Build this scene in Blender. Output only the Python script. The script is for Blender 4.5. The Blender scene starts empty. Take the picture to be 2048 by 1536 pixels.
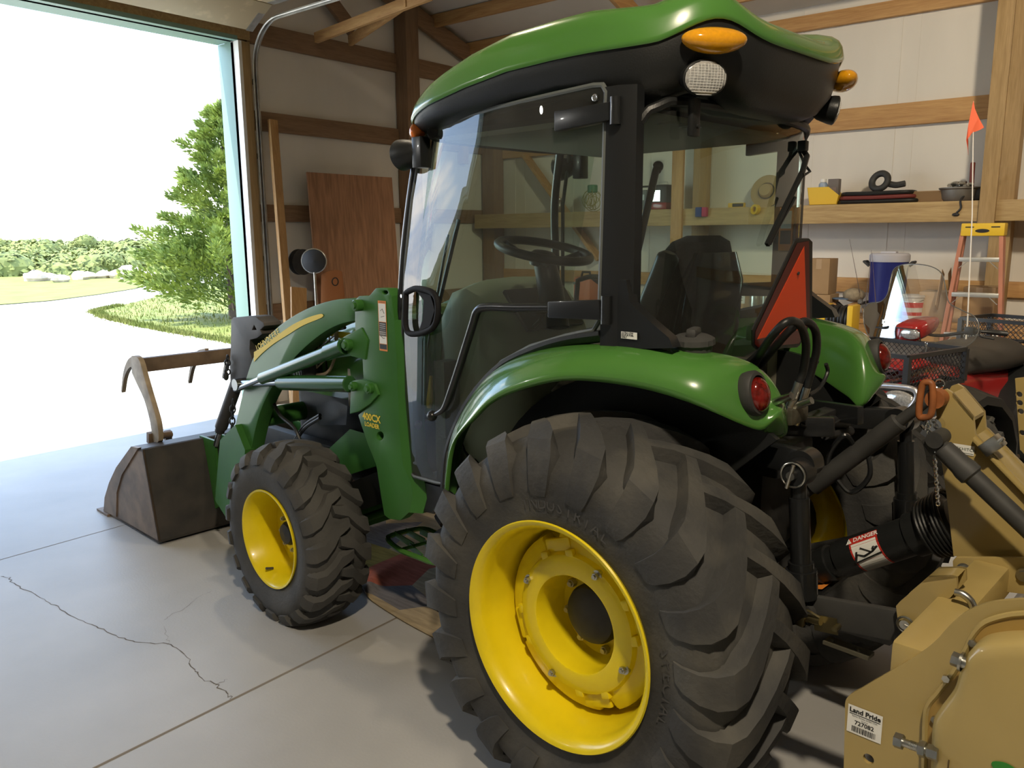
import bpy, bmesh, math, random
from math import sin, cos, pi, radians, sqrt, atan2, hypot
from mathutils import Vector, Matrix, Euler, Quaternion
SC = bpy.context.scene
COL = SC.collection
rnd = random.Random(7)

# ------------------------------------------------------------------ camera pose (solved from the photograph)
FPX = 1617.925
YAW, PITCH, ROLL = -0.8014, 0.1828, -0.0081        # in the tractor's frame (x forward, y to its left)
CT = Vector((-1.4082, 2.4440, 1.7188))
BY = 0.0873                                         # the building is turned 5 degrees against the tractor
def _axes():
    f = Vector((cos(YAW)*cos(PITCH), sin(YAW)*cos(PITCH), -sin(PITCH)))
    r = Vector((sin(YAW), -cos(YAW), 0)); u = r.cross(f)
    return cos(ROLL)*r + sin(ROLL)*u, -sin(ROLL)*r + cos(ROLL)*u, f
AR, AU, AF = _axes()
T2B = Matrix.Rotation(-BY, 3, 'Z')
CB = T2B @ CT; BR, BU_, BF = T2B @ AR, T2B @ AU, T2B @ AF
def _ray(px, py, a, b, c): return c + (px-1024)/FPX*a - (py-768)/FPX*b
def T(px, py, ax, val):
    """point on the plane ax = val of the tractor's frame that the photo shows at pixel px, py"""
    i = 'xyz'.index(ax); d = _ray(px, py, AR, AU, AF); return CT + d*((val-CT[i])/d[i])
def B(px, py, ax, val):
    """the same in the building's frame (u to the door wall, v to the left, z up)"""
    i = 'uvz'.index(ax); d = _ray(px, py, BR, BU_, BF); return CB + d*((val-CB[i])/d[i])

# ------------------------------------------------------------------ materials
MATS = {}
def mat(name, col, rough=.5, metal=0., noise=0., nscale=8., col2=None, bump=0., bscale=40., coat=0., spec=.5, trans=0., ior=1.45, emit=None, estr=0., stretch=None, alpha=1., nlo=.35, nhi=.65, detail=5., sheen=0.):
    m = bpy.data.materials.new(name); m.use_nodes = True
    nt = m.node_tree; p = nt.nodes['Principled BSDF']
    c = (*col, 1); p.inputs['Base Color'].default_value = c
    p.inputs['Roughness'].default_value = rough; p.inputs['Metallic'].default_value = metal
    p.inputs['Specular IOR Level'].default_value = spec
    p.inputs['IOR'].default_value = ior
    p.inputs['Coat Weight'].default_value = coat; p.inputs['Coat Roughness'].default_value = .06
    p.inputs['Transmission Weight'].default_value = trans; p.inputs['Alpha'].default_value = alpha
    if emit: p.inputs['Emission Color'].default_value = (*emit, 1); p.inputs['Emission Strength'].default_value = estr
    if noise or bump:
        tc = nt.nodes.new('ShaderNodeTexCoord'); mp = nt.nodes.new('ShaderNodeMapping')
        nt.links.new(tc.outputs['Object'], mp.inputs['Vector'])
        if stretch: mp.inputs['Scale'].default_value = stretch
        if noise:
            n = nt.nodes.new('ShaderNodeTexNoise'); n.inputs['Scale'].default_value = nscale; n.inputs['Detail'].default_value = detail
            nt.links.new(mp.outputs['Vector'], n.inputs['Vector'])
            rp = nt.nodes.new('ShaderNodeValToRGB'); rp.color_ramp.elements[0].position = nlo; rp.color_ramp.elements[1].position = nhi
            c2 = col2 or tuple(x*(1-noise) for x in col)
            rp.color_ramp.elements[0].color = (*c2, 1); rp.color_ramp.elements[1].color = c
            nt.links.new(n.outputs['Fac'], rp.inputs['Fac']); nt.links.new(rp.outputs['Color'], p.inputs['Base Color'])
        if bump:
            n2 = nt.nodes.new('ShaderNodeTexNoise'); n2.inputs['Scale'].default_value = bscale; n2.inputs['Detail'].default_value = 4
            nt.links.new(mp.outputs['Vector'], n2.inputs['Vector'])
            b = nt.nodes.new('ShaderNodeBump'); b.inputs['Strength'].default_value = bump; b.inputs['Distance'].default_value = .01
            nt.links.new(n2.outputs['Fac'], b.inputs['Height']); nt.links.new(b.outputs['Normal'], p.inputs['Normal'])
    MATS[name] = m; return m
def wood(name, c1, c2, axis=0, scale=6.):
    m = bpy.data.materials.new(name); m.use_nodes = True; nt = m.node_tree; p = nt.nodes['Principled BSDF']
    p.inputs['Roughness'].default_value = .62
    tc = nt.nodes.new('ShaderNodeTexCoord'); mp = nt.nodes.new('ShaderNodeMapping')
    s = [14.]*3; s[axis] = .9; mp.inputs['Scale'].default_value = s
    nt.links.new(tc.outputs['Object'], mp.inputs['Vector'])
    n = nt.nodes.new('ShaderNodeTexNoise'); n.inputs['Scale'].default_value = 1.2; n.inputs['Detail'].default_value = 6; n.inputs['Distortion'].default_value = 1.4
    w = nt.nodes.new('ShaderNodeTexNoise'); w.inputs['Scale'].default_value = 9; w.inputs['Detail'].default_value = 3
    mx = nt.nodes.new('ShaderNodeMix'); mx.data_type = 'FLOAT'; mx.inputs[0].default_value = .4
    nt.links.new(mp.outputs['Vector'], n.inputs['Vector']); nt.links.new(mp.outputs['Vector'], w.inputs['Vector'])
    nt.links.new(n.outputs['Fac'], mx.inputs[2]); nt.links.new(w.outputs['Fac'], mx.inputs[3])
    rp = nt.nodes.new('ShaderNodeValToRGB'); rp.color_ramp.elements[0].position = .36; rp.color_ramp.elements[1].position = .62
    rp.color_ramp.elements[0].color = (*c2, 1); rp.color_ramp.elements[1].color = (*c1, 1)
    nt.links.new(mx.outputs[0], rp.inputs['Fac']); nt.links.new(rp.outputs['Color'], p.inputs['Base Color'])
    MATS[name] = m; return m
def glass(name, tint=(.8, .88, .82), refl=1.0, dust=.05, ior=1.5):
    """thin window pane: see-through with a fresnel mirror reflection and a little dust"""
    m = bpy.data.materials.new(name); m.use_nodes = True; nt = m.node_tree; nt.nodes.clear()
    out = nt.nodes.new('ShaderNodeOutputMaterial'); tr = nt.nodes.new('ShaderNodeBsdfTransparent'); gl = nt.nodes.new('ShaderNodeBsdfGlossy')
    df = nt.nodes.new('ShaderNodeBsdfDiffuse'); df.inputs['Color'].default_value = (.55, .55, .5, 1)
    tr.inputs['Color'].default_value = (*tint, 1); gl.inputs['Roughness'].default_value = .0; gl.inputs['Color'].default_value = (refl, refl, refl, 1)
    fr = nt.nodes.new('ShaderNodeFresnel'); fr.inputs['IOR'].default_value = ior
    mx = nt.nodes.new('ShaderNodeMixShader'); mx2 = nt.nodes.new('ShaderNodeMixShader')
    tc = nt.nodes.new('ShaderNodeTexCoord'); n = nt.nodes.new('ShaderNodeTexNoise'); n.inputs['Scale'].default_value = 3.; n.inputs['Detail'].default_value = 8
    mr = nt.nodes.new('ShaderNodeMapRange'); mr.inputs[1].default_value = .3; mr.inputs[2].default_value = .75; mr.inputs[3].default_value = dust*.3; mr.inputs[4].default_value = dust*1.6
    nt.links.new(tc.outputs['Object'], n.inputs['Vector']); nt.links.new(n.outputs['Fac'], mr.inputs[0])
    nt.links.new(mr.outputs[0], mx2.inputs['Fac'])
    nt.links.new(tr.outputs[0], mx2.inputs[1]); nt.links.new(df.outputs[0], mx2.inputs[2])
    nt.links.new(fr.outputs[0], mx.inputs['Fac']); nt.links.new(mx2.outputs[0], mx.inputs[1]); nt.links.new(gl.outputs[0], mx.inputs[2])
    nt.links.new(mx.outputs[0], out.inputs['Surface'])
    MATS[name] = m; return m

GREEN = mat('green_paint', (.07, .205, .038), .25, coat=.6, noise=.12, nscale=3)
GREEND = mat('green_frame_paint', (.042, .15, .028), .38, coat=.08, spec=.3, noise=.15, nscale=5)
YELLOW = mat('yellow_paint', (.84, .66, .01), .3, coat=.3, noise=.12, nscale=6)
TAN = mat('tan_paint', (.40, .30, .11), .3, coat=.35, noise=.1, nscale=5)
BLACKP = mat('black_plastic', (.012, .013, .013), .42, bump=.08, bscale=220)
BLACKM = mat('black_paint', (.012, .013, .014), .3, coat=.2)
BLACKG = mat('gloss_black', (.008, .009, .009), .14, coat=.5)
DARK = mat('dark_metal', (.03, .03, .03), .5, noise=.4, nscale=20)
GREYD = mat('dusty_black', (.05, .05, .048), .6, noise=.45, nscale=7)
RUBBER = mat('tire_rubber', (.042, .042, .041), .75, noise=.5, nscale=5, col2=(.09, .085, .072), bump=.25, bscale=60, nlo=.3, nhi=.55, detail=8)
STEEL = mat('zinc_steel', (.6, .6, .56), .28, metal=1., noise=.25, nscale=30)
CHROME = mat('chrome', (.8, .8, .8), .12, metal=1.)
BRASS = mat('yellow_zinc', (.55, .47, .25), .3, metal=1.)
SEATF = mat('seat_fabric', (.05, .044, .032), .9, bump=.5, bscale=400, noise=.3, nscale=60)
DASH = mat('grey_green_plastic', (.38, .42, .32), .55, bump=.05, bscale=300)
HEADL = mat('headliner', (.42, .42, .36), .9)
AMBER = mat('amber_lens', (.9, .40, .012), .1, trans=.2, coat=.8, noise=.12, nscale=90)
REDL = mat('red_lens', (.2, .010, .006), .12, trans=.1, coat=.6, noise=.6, nscale=70)
CLEARL = mat('clear_lens', (.62, .62, .6), .1, coat=.8, metal=.45, noise=.35, nscale=90)
ORANGE = mat('fluorescent_orange', (.95, .085, .012), .45)
REDR = mat('dark_red_reflector', (.11, .008, .006), .3)
WHITE = mat('white_sticker', (.78, .78, .74), .45)
INK = mat('black_ink', (.015, .015, .015), .5)
REDI = mat('red_ink', (.5, .03, .02), .5)
ORGI = mat('orange_ink', (.75, .25, .04), .5)
GREYI = mat('grey_ink', (.35, .35, .33), .5)
YELD = mat('yellow_decal', (.8, .6, .03), .4)
GLASS = glass('cab_glass', (.76, .84, .77), 1.0, .05)
HANDLEM = mat('handle_black', (.012, .012, .013), .7, spec=.2)
GLASSF = glass('front_glass', (.72, .82, .74), 1.0, .03, 1.2)
GLASSR = glass('rear_glass', (.72, .82, .74), 1.0, .03)
CLEARW = glass('clear_windshield', (.92, .93, .93), 1.0, .05)

# ------------------------------------------------------------------ mesh builder
def V3(p): return Vector(p)
class MB:
    def __init__(s): s.bm = bmesh.new(); s.mi = 0
    def _f(s, vs):
        try: f = s.bm.faces.new(vs); f.material_index = s.mi; return f
        except ValueError: return None
    def box(s, c, d, rot=None, bev=0.):
        vs = [s.bm.verts.new((x*d[0]/2, y*d[1]/2, z*d[2]/2)) for x in (-1, 1) for y in (-1, 1) for z in (-1, 1)]
        fs = [s._f([vs[i] for i in q]) for q in ((0, 1, 3, 2), (4, 6, 7, 5), (0, 4, 5, 1), (2, 3, 7, 6), (0, 2, 6, 4), (1, 5, 7, 3))]
        if bev:
            es = list({e for f in fs for e in f.edges})
            r = bmesh.ops.bevel(s.bm, geom=es, offset=bev, segments=2, affect='EDGES', profile=.6)
            vs = list({v for f in r['faces'] for v in f.verts} | {v for v in vs if v.is_valid})
            for f in {f for v in vs for f in v.link_faces}: f.material_index = s.mi
        M = Matrix.Translation(V3(c))
        if rot is not None: M = M @ (rot.to_4x4() if not isinstance(rot, (tuple, list)) else Euler([radians(a) for a in rot]).to_matrix().to_4x4())
        for v in vs: v.co = M @ v.co
        return vs
    def bar(s, a, b, w, h, up=(0, 0, 1), bev=0.):
        a, b = V3(a), V3(b); x = (b-a).normalized(); u = V3(up); y = u.cross(x)
        if y.length < 1e-4: y = Vector((0, 1, 0)).cross(x)
        y.normalize(); z = x.cross(y)
        return s.box((a+b)/2, ((b-a).length, w, h), Matrix((x, y, z)).transposed(), bev)
    def prism(s, pts, axis, a, b, holes=(), bev=0.):
        """polygon pts (in the two other axes, x-y-z order) with holes, thickened along axis from a to b"""
        i = 'xyz'.index(axis)
        def P(p, h): q = list(p); q.insert(i, h); return q
        return s.plate([P(p, a) for p in pts], Vector(P((0, 0), b-a)), [[P(p, a) for p in hh] for hh in holes], bev)
    def plate(s, pts, off, holes=(), bev=0.):
        """planar 3-D polygon pts thickened by the vector off"""
        off = V3(off); loops = [[V3(p) for p in pts]] + [[V3(p) for p in h] for h in holes]
        new = []
        if holes:
            es = []
            for L in loops:
                vs = [s.bm.verts.new(p) for p in L]
                es += [s.bm.edges.new((vs[k], vs[(k+1) % len(vs)])) for k in range(len(vs))]
            r = bmesh.ops.triangle_fill(s.bm, edges=es, use_beauty=True, use_dissolve=False)
            fs = [g for g in r['geom'] if isinstance(g, bmesh.types.BMFace)]
        else:
            fs = [s._f([s.bm.verts.new(p) for p in loops[0]])]
        for f in fs: f.material_index = s.mi
        if off.length > 0:
            r = bmesh.ops.extrude_face_region(s.bm, geom=fs)
            nv = [g for g in r['geom'] if isinstance(g, bmesh.types.BMVert)]
            nf = [g for g in r['geom'] if isinstance(g, bmesh.types.BMFace)]
            bmesh.ops.translate(s.bm, verts=nv, vec=off)
            vs = set(nv) | {v for f in fs if f.is_valid for v in f.verts}
            allf = {f for v in vs for f in v.link_faces}
            for f in allf: f.material_index = s.mi
            if holes == () and fs[0] is not None and fs[0].is_valid is False: pass
            bmesh.ops.recalc_face_normals(s.bm, faces=list(allf))
            if bev:
                es = [e for f in allf for e in f.edges if len(e.link_faces) == 2 and e.calc_face_angle(0) > .5]
                r = bmesh.ops.bevel(s.bm, geom=list(set(es)), offset=bev, segments=2, affect='EDGES', profile=.6)
                for f in r['faces']: f.material_index = s.mi
        return s
    def loft(s, rings, closed=True, cap=True, wrap=False):
        R = [[s.bm.verts.new(p) for p in r] for r in rings]; n = len(R[0])
        rng = range(len(R)) if wrap else range(len(R)-1)
        for i in rng:
            A, C = R[i], R[(i+1) % len(R)]
            for j in range(n if closed else n-1):
                k = (j+1) % n
                s._f([A[j], A[k], C[k], C[j]])
        if cap and closed and not wrap: s._f(R[0][::-1]); s._f(R[-1])
        return R
    def tube(s, path, r, n=10, cap=True, closed=False, flat=1.):
        P = [V3(p) for p in path]; m = len(P)
        rs = r if isinstance(r, (list, tuple)) else [r]*m
        t = [(P[min(i+1, m-1)]-P[max(i-1, 0)]) if not closed else (P[(i+1) % m]-P[i-1]) for i in range(m)]
        t = [x.normalized() if x.length > 1e-9 else Vector((0, 0, 1)) for x in t]
        u = t[0].orthogonal().normalized(); rings = []
        for i in range(m):
            if i: u = (t[i-1].rotation_difference(t[i]) @ u); u = (u - t[i]*u.dot(t[i])).normalized()
            w = t[i].cross(u)
            rings.append([P[i] + rs[i]*(cos(2*pi*k/n)*u + flat*sin(2*pi*k/n)*w) for k in range(n)])
        s.loft(rings, True, cap, wrap=closed)
    def cyl(s, a, b, r, n=20, r2=None, bev=0.):
        a, b = V3(a), V3(b)
        if bev and (b-a).length > 2*bev:
            d = (b-a).normalized(); r2 = r if r2 is None else r2
            s.tube([a, a+d*1e-5, a+d*bev, b-d*bev, b-d*1e-5, b], [max(r-bev, 1e-4)]*2 + [r, r2] + [max(r2-bev, 1e-4)]*2, n)
        else: s.tube([a, b], [r, r if r2 is None else r2], n)
    def lathe(s, prof, c, ax, n=48, closed=False, f=None):
        """prof: (radius, height along ax) pairs; f(theta, r, h) -> (r, h) may modulate"""
        ax = V3(ax).normalized(); u = Vector((0, 0, 1)) if abs(ax.z) < .9 else Vector((1, 0, 0))
        u = (u-ax*u.dot(ax)).normalized(); w = ax.cross(u); c = V3(c); rings = []
        for k in range(n):
            th = 2*pi*k/n; ring = []
            for r, h in prof:
                if f: r, h = f(th, r, h)
                ring.append(c + ax*h + r*(cos(th)*u + sin(th)*w))
            rings.append(ring)
        s.loft(rings, closed, False, wrap=True)
    def ball(s, c, r, n=16, m=10, rot=None):
        r = (r, r, r) if not isinstance(r, (tuple, list)) else r
        rings = []
        for i in range(m+1):
            a = -pi/2 + pi*i/m; a = max(-pi/2+1e-3, min(pi/2-1e-3, a))
            ring = []
            for k in range(n):
                v = Vector((r[0]*cos(a)*cos(2*pi*k/n), r[1]*cos(a)*sin(2*pi*k/n), r[2]*sin(a)))
                if rot is not None: v = rot @ v
                ring.append(V3(c)+v)
            rings.append(ring)
        s.loft(rings)
    def torus(s, c, ax, R, r, n=32, m=8, a0=0., a1=2*pi):
        ax = V3(ax).normalized(); u = ax.orthogonal().normalized(); w = ax.cross(u); full = abs(a1-a0-2*pi) < 1e-6
        k = n if full else n+1
        s.tube([V3(c)+R*(cos(a0+(a1-a0)*i/n)*u + sin(a0+(a1-a0)*i/n)*w) for i in range(k)], r, m, cap=not full, closed=full)
    def grid(s, pts, thick=None):
        R = [[s.bm.verts.new(p) for p in r] for r in pts]
        for i in range(len(R)-1):
            for j in range(len(R[0])-1): s._f([R[i][j], R[i][j+1], R[i+1][j+1], R[i+1][j]])
        return R
    def text(s, body, size, o, xd, yd, lift=.0008, align='CENTER', bold=0., ext=0.):
        c = bpy.data.curves.new('t', 'FONT'); c.body = body; c.size = size; c.align_x = align; c.align_y = 'CENTER'; c.resolution_u = 2; c.offset = bold; c.extrude = ext
        ob = bpy.data.objects.new('t', c); COL.objects.link(ob)
        me = bpy.data.meshes.new_from_object(ob.evaluated_get(bpy.context.evaluated_depsgraph_get()))
        x = V3(xd).normalized(); y = V3(yd); y = (y-x*y.dot(x)).normalized(); z = x.cross(y)
        vs = [s.bm.verts.new(V3(o)+x*v.co.x+y*v.co.y+z*(v.co.z+lift+ext)) for v in me.vertices]
        for p in me.polygons: s._f([vs[i] for i in p.vertices])
        bpy.data.objects.remove(ob); bpy.data.curves.remove(c); bpy.data.meshes.remove(me)
    def quad(s, o, xd, yd, w, h, lift=0., dx=0., dy=0.):
        """flat label patch centred at o (+dx, dy in its own axes)"""
        x = V3(xd).normalized(); y = V3(yd); y = (y-x*y.dot(x)).normalized(); z = x.cross(y); o = V3(o)+x*dx+y*dy+z*lift
        s._f([s.bm.verts.new(o+x*a*w/2+y*b*h/2) for a, b in ((-1, -1), (1, -1), (1, 1), (-1, 1))])
    def mirror_y(s):
        for v in s.bm.verts: v.co.y = -v.co.y
        bmesh.ops.reverse_faces(s.bm, faces=s.bm.faces[:])
        return s
    def build(s, name, mats, parent=None, smooth=38, mods=None, recalc=True):
        if recalc: bmesh.ops.recalc_face_normals(s.bm, faces=s.bm.faces[:])
        me = bpy.data.meshes.new(name); s.bm.to_mesh(me); s.bm.free()
        for m in (mats if isinstance(mats, (list, tuple)) else [mats]): me.materials.append(m)
        if smooth:
            me.polygons.foreach_set('use_smooth', [True]*len(me.polygons)); me.set_sharp_from_angle(angle=radians(smooth))
        o = bpy.data.objects.new(name, me); COL.objects.link(o)
        if parent is not None: o.parent = parent
        if mods: mods(o)
        return o
def subsurf(l=1):
    def f(o): m = o.modifiers.new('s', 'SUBSURF'); m.levels = m.render_levels = l
    return f
def tag(o, label, cat, group=None, kind=None):
    o['label'] = label; o['category'] = cat
    if group: o['group'] = group
    if kind: o['kind'] = kind
    return o
def thing(name, label, cat, loc=(0, 0, 0), rz=0., group=None):
    o = bpy.data.objects.new(name, None); COL.objects.link(o); o.location = loc; o.rotation_euler = (0, 0, rz); o.empty_display_size = .1
    return tag(o, label, cat, group)
def struct(name, mb, m, label=None, smooth=38):
    o = mb.build(name, m, None, smooth); o['kind'] = 'structure'
    if label: o['label'] = label
    return o
def circ(cx, cy, r, n=16, a0=0.): return [(cx+r*cos(a0+2*pi*k/n), cy+r*sin(a0+2*pi*k/n)) for k in range(n)]
def bez(pts, n=12):
    """smooth polyline through pts (Catmull-Rom)"""
    P = [V3(p) for p in pts]; P = [P[0]*2-P[1]] + P + [P[-1]*2-P[-2]]; out = []
    for i in range(1, len(P)-2):
        for k in range(n):
            t = k/n; a, b, c, d = P[i-1:i+3]
            out.append(.5*((2*b)+(c-a)*t+(2*a-5*b+4*c-d)*t*t+(3*b-a-3*c+d)*t**3))
    out.append(P[-2]); return out
def bez2(pts, n=8): return [(p.x, p.y) for p in bez([(a, b, 0) for a, b in pts], n)]
def lerp(a, b, t): return a+(b-a)*t
def interp(xs, ys, x):
    if x <= xs[0]: return ys[0]
    for i in range(len(xs)-1):
        if x <= xs[i+1]: return lerp(ys[i], ys[i+1], (x-xs[i])/(xs[i+1]-xs[i]))
    return ys[-1]
X, Y, Z = Vector((1, 0, 0)), Vector((0, 1, 0)), Vector((0, 0, 1))
SKY, SUN, EXPO = 4.2, 7.0, 0.65
WARM = (1., .85, .64)
# ceiling lamps, the last an unseen fill added for door wall and loader: position, watts, colour, radius, aim, cone
LAMPS = [((-1.6, -1.2, 4.3), 350, WARM, .16, (.2, -5.2, 1.5), 105), ((-1.6, 2.6, 4.3), 360, WARM, .1, (-.2, .4, .6), 95), ((4.02, 3.1, 2.745), 35, (1., .97, .9), .03, (.35, .52, 2.0), 120), ((2.4, -.4, 4.5), 70, WARM, .08, (2.4, -.4, 0), 175)]
# ================================================================== the building
UF, VR, VL, UBK = 6.0, -5.9, 6.0, -6.5          # door wall, shelf wall, the two walls behind the camera
SHEET = mat('white_wall_liner', (.74, .71, .64), .55, noise=.07, nscale=2.2, bump=.12, bscale=14, stretch=(1, 1, .25))
ROOFM = mat('white_roof_liner', (.72, .68, .6), .6, noise=.08, nscale=2, bump=.15, bscale=9)
PINEX = wood('pine_lumber_u', (.55, .33, .13), (.40, .21, .075), 0)
PINEY = wood('pine_lumber_v', (.55, .33, .13), (.40, .21, .075), 1)
PINEZ = wood('pine_lumber_z', (.52, .31, .125), (.38, .2, .07), 2)
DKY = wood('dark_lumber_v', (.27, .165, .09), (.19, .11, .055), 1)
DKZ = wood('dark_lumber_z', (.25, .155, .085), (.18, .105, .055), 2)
TREATX = wood('weathered_lumber_u', (.47, .335, .15), (.33, .21, .085), 0)
TREATZ = wood('weathered_lumber_z', (.43, .29, .13), (.31, .2, .08), 2)
OSB = mat('plywood_sheet', (.42, .22, .12), .75, noise=.35, nscale=5, stretch=(6, 6, .6))
METG = mat('pale_green_steel_trim', (.17, .28, .235), .45)
GALV = mat('galvanised_track', (.55, .54, .5), .4, metal=.8, noise=.3, nscale=9)
CONC = mat('concrete', (.46, .45, .43), .5, noise=.22, nscale=1.3, bump=.06, bscale=90, nlo=.3, nhi=.7, detail=9)
CRACK = mat('crack_dirt', (.15, .13, .11), .9)
JOINT = mat('joint_dirt', (.21, .175, .13), .9)

# ---- floor with its saw-cut joints and cracks
f = MB()
f.box(((UF+.35+UBK)/2, (VL+VR)/2, -.1), (UF+.35-UBK, VL-VR, .2))
f.mi = 1
def strip(pts, w, z=.0008):
    P = [Vector((p[0], p[1], z)) for p in pts]
    for i in range(len(P)-1):
        t = (P[i+1]-P[i]).normalized(); n = Vector((-t.y, t.x, 0)); a = w*(.5+rnd.random()) if w < .005 else w; b = a
        f._f([f.bm.verts.new(q) for q in (P[i]-n*a/2-t*.001, P[i+1]-n*b/2+t*.001, P[i+1]+n*b/2+t*.001, P[i]+n*a/2-t*.001)])
ck = [(0, 577), (40, 580), (60, 610), (120, 640), (200, 680), (262, 715), (340, 765), (440, 800), (520, 845), (620, 872), (770, 885), (845, 930), (885, 1000), (895, 1030), (990, 1072), (1035, 1115), (1060, 1135)]
def crack(L, w):
    pts = []
    for i in range(len(L)-1):
        a, b = (B(x/2.2756, 900+y/2.2756, 'z', 0) for x, y in (L[i], L[i+1]))
        for k in range(5): p = a.lerp(b, k/5); pts.append((p.x+rnd.uniform(-.008, .008), p.y+rnd.uniform(-.008, .008)))
    strip(pts, w)
crack(ck, .0035); crack([(745, 775), (790, 745), (850, 715), (900, 670), (975, 638)], .0012); crack([(770, 885), (765, 850), (735, 790)], .0012); crack([(990, 1072), (1040, 1035)], .0015)
f.mi = 2
strip([(1.396, VL), (1.396, VR)], .012); strip([(3.6, VL), (3.6, VR)], .004); strip([(-2.4, VL), (-2.4, VR)], .012)
f.build('floor', [CONC, CRACK, JOINT], None, 0)['kind'] = 'structure'

# ---- wall with the big door opening
DJ, DL, DH = -2.13, 2.35, 3.55                     # opening: right jamb, left jamb, header height
EAVE, SL = 3.9, 1/3
def roofz(v): return EAVE + (min(v-VR, VL-v))*SL
w = MB()
wf = [(VR, 0), (DJ, 0), (DJ, DH), (DL, DH), (DL, 0), (VL, 0), (VL, EAVE), (0.05, roofz(.05)), (VR, EAVE)]
w.prism(wf, 'x', UF, UF+.05)
struct('wall_front', w, SHEET)
w = MB(); w.prism([(VR-.2, -.1), (DJ-.05, -.1), (DJ-.05, DH+.05), (DL+.05, DH+.05), (DL+.05, -.1), (VL+.2, -.1), (VL+.2, EAVE), (0.05, roofz(.05)+.1), (VR-.2, EAVE)], 'x', UF+.2, UF+.23)
struct('wall_front_siding', w, METG)
w = MB(); w.box(((UF+UBK)/2, VR-.03, EAVE/2), (UF-UBK, .06, EAVE))
for k in range(14):                                # seams of the liner sheets
    u = 5.6-k*.92
    w.box((u, VR+.002, EAVE/2), (.014, .006, EAVE)); w.box((u-.12, VR+.001, EAVE/2), (.09, .004, EAVE))
struct('wall_right', w, SHEET)
w = MB(); w.box(((UF+UBK)/2, VL+.03, EAVE/2), (UF-UBK, .06, EAVE)); struct('wall_left', w, SHEET)
w = MB(); w.prism([(VR, 0), (VL, 0), (VL, EAVE), (.05, roofz(.05)), (VR, EAVE)], 'x', UBK-.05, UBK); struct('wall_back', w, SHEET)
w = MB(); w.prism([(VR-.3, EAVE-.1), (.05, roofz(.05)), (VL+.3, EAVE-.1), (VL+.3, EAVE-.04), (.05, roofz(.05)+.07), (VR-.3, EAVE-.04)], 'x', UBK-.05, UF+.35)
struct('ceiling', w, ROOFM)
# ---- framing: each member one object
def member(name, a, b, wd, h, m, up=(0, 0, 1)):
    q = MB(); q.bar(a, b, wd, h, up, .004); return struct(name, q, m)
z1, z2 = 2.69, 2.855
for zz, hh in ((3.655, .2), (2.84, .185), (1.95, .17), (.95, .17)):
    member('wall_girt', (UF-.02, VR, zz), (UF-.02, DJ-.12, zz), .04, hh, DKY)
for zz, hh in ((3.74, .14), (2.79, .2), (1.2, .14), (.3, .14)):
    member('wall_girt', (UBK, VR+.03, zz), (UF-.05, VR+.03, zz), .06, hh, PINEX)
# posts of the door wall
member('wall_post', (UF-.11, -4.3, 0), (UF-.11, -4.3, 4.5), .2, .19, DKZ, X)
member('wall_post', (UF-.06, -5.28, 2.6), (UF-.06, -5.28, 3.66), .1, .1, PINEZ, X)
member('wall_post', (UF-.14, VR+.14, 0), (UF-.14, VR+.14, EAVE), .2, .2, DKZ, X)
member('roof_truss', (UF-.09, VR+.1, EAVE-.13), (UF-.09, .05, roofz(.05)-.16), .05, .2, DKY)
p0 = B(645, -20, 'u', UF-.1); p1 = B(706, 62, 'u', UF-.1)
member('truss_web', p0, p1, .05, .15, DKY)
p0 = B(484, 0, 'u', UF-.1); p1 = B(545, 45, 'u', UF-.1)
# lit braces running from the gable truss towards the middle of the building
member('roof_brace', B(632, 76, 'u', UF-.15), B(862, -12, 'u', 4.1), .045, .1, PINEX)
member('roof_brace', B(700, 82, 'u', UF-.15), B(815, 2, 'u', 4.4), .045, .1, PINEX)
# purlins under the roof and inner trusses
for v in (-5.4, -4.78, -3.7, -2.5, -1.3, -.1, 1.3, 3, 4.6):
    member('roof_purlin', (UBK, v, roofz(v)-.075), (UF, v, roofz(v)-.075), .045, .14, PINEX)
for u in (3.4, -.4, -4.2):
    member('roof_truss', (u, VR+.05, EAVE-.2), (u, .05, roofz(.05)-.25), .045, .19, PINEY)
    member('roof_truss', (u, .05, roofz(.05)-.25), (u, VL, EAVE-.2), .045, .19, PINEY)
# posts of the shelf wall
SF = -5.43                                          # front of the shelf
pp = B(1398, 380, 'v', VR+.2)
member('wall_post', (pp.x, VR+.14, 0), (pp.x, VR+.14, EAVE), .1, .16, TREATZ, X)
pp = B(2022, 120, 'v', VR+.2)
member('wall_post', (pp.x-.05, VR+.14, 0), (pp.x-.05, VR+.14, EAVE), .2, .16, TREATZ, X)
pp = B(1353, 400, 'v', SF+.04); PU = pp.x
member('shelf_stud', (pp.x, SF+.02, 0.92), (pp.x, SF+.02, 2.72), .04, .13, PINEZ, X)
pp = B(1990, 250, 'v', SF+.04)
member('shelf_stud', (pp.x, SF+.02, 1.78), (pp.x, SF+.02, EAVE-.1), .04, .125, TREATZ, X)
member('wall_brace', B(1050, 310, 'v', VR+.1), B(1200, 520, 'v', VR+.1), .04, .14, PINEX, Y)
# ---- long shelf: front board and deck
q = MB(); q.box((1.1, SF-.02, 1.885), (9.6, .04, .175), None, .004); q.mi = 1; q.box((1.1, (VR+SF)/2-.01, 1.962), (9.6, SF-VR-.04, .022))
q.build('wall_shelf', [TREATX, PINEX], None)
bpy.data.objects['wall_shelf']['label'] = 'long lumber shelf running along the white liner wall'; bpy.data.objects['wall_shelf']['category'] = 'shelf'
SHZ = 1.973
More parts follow.
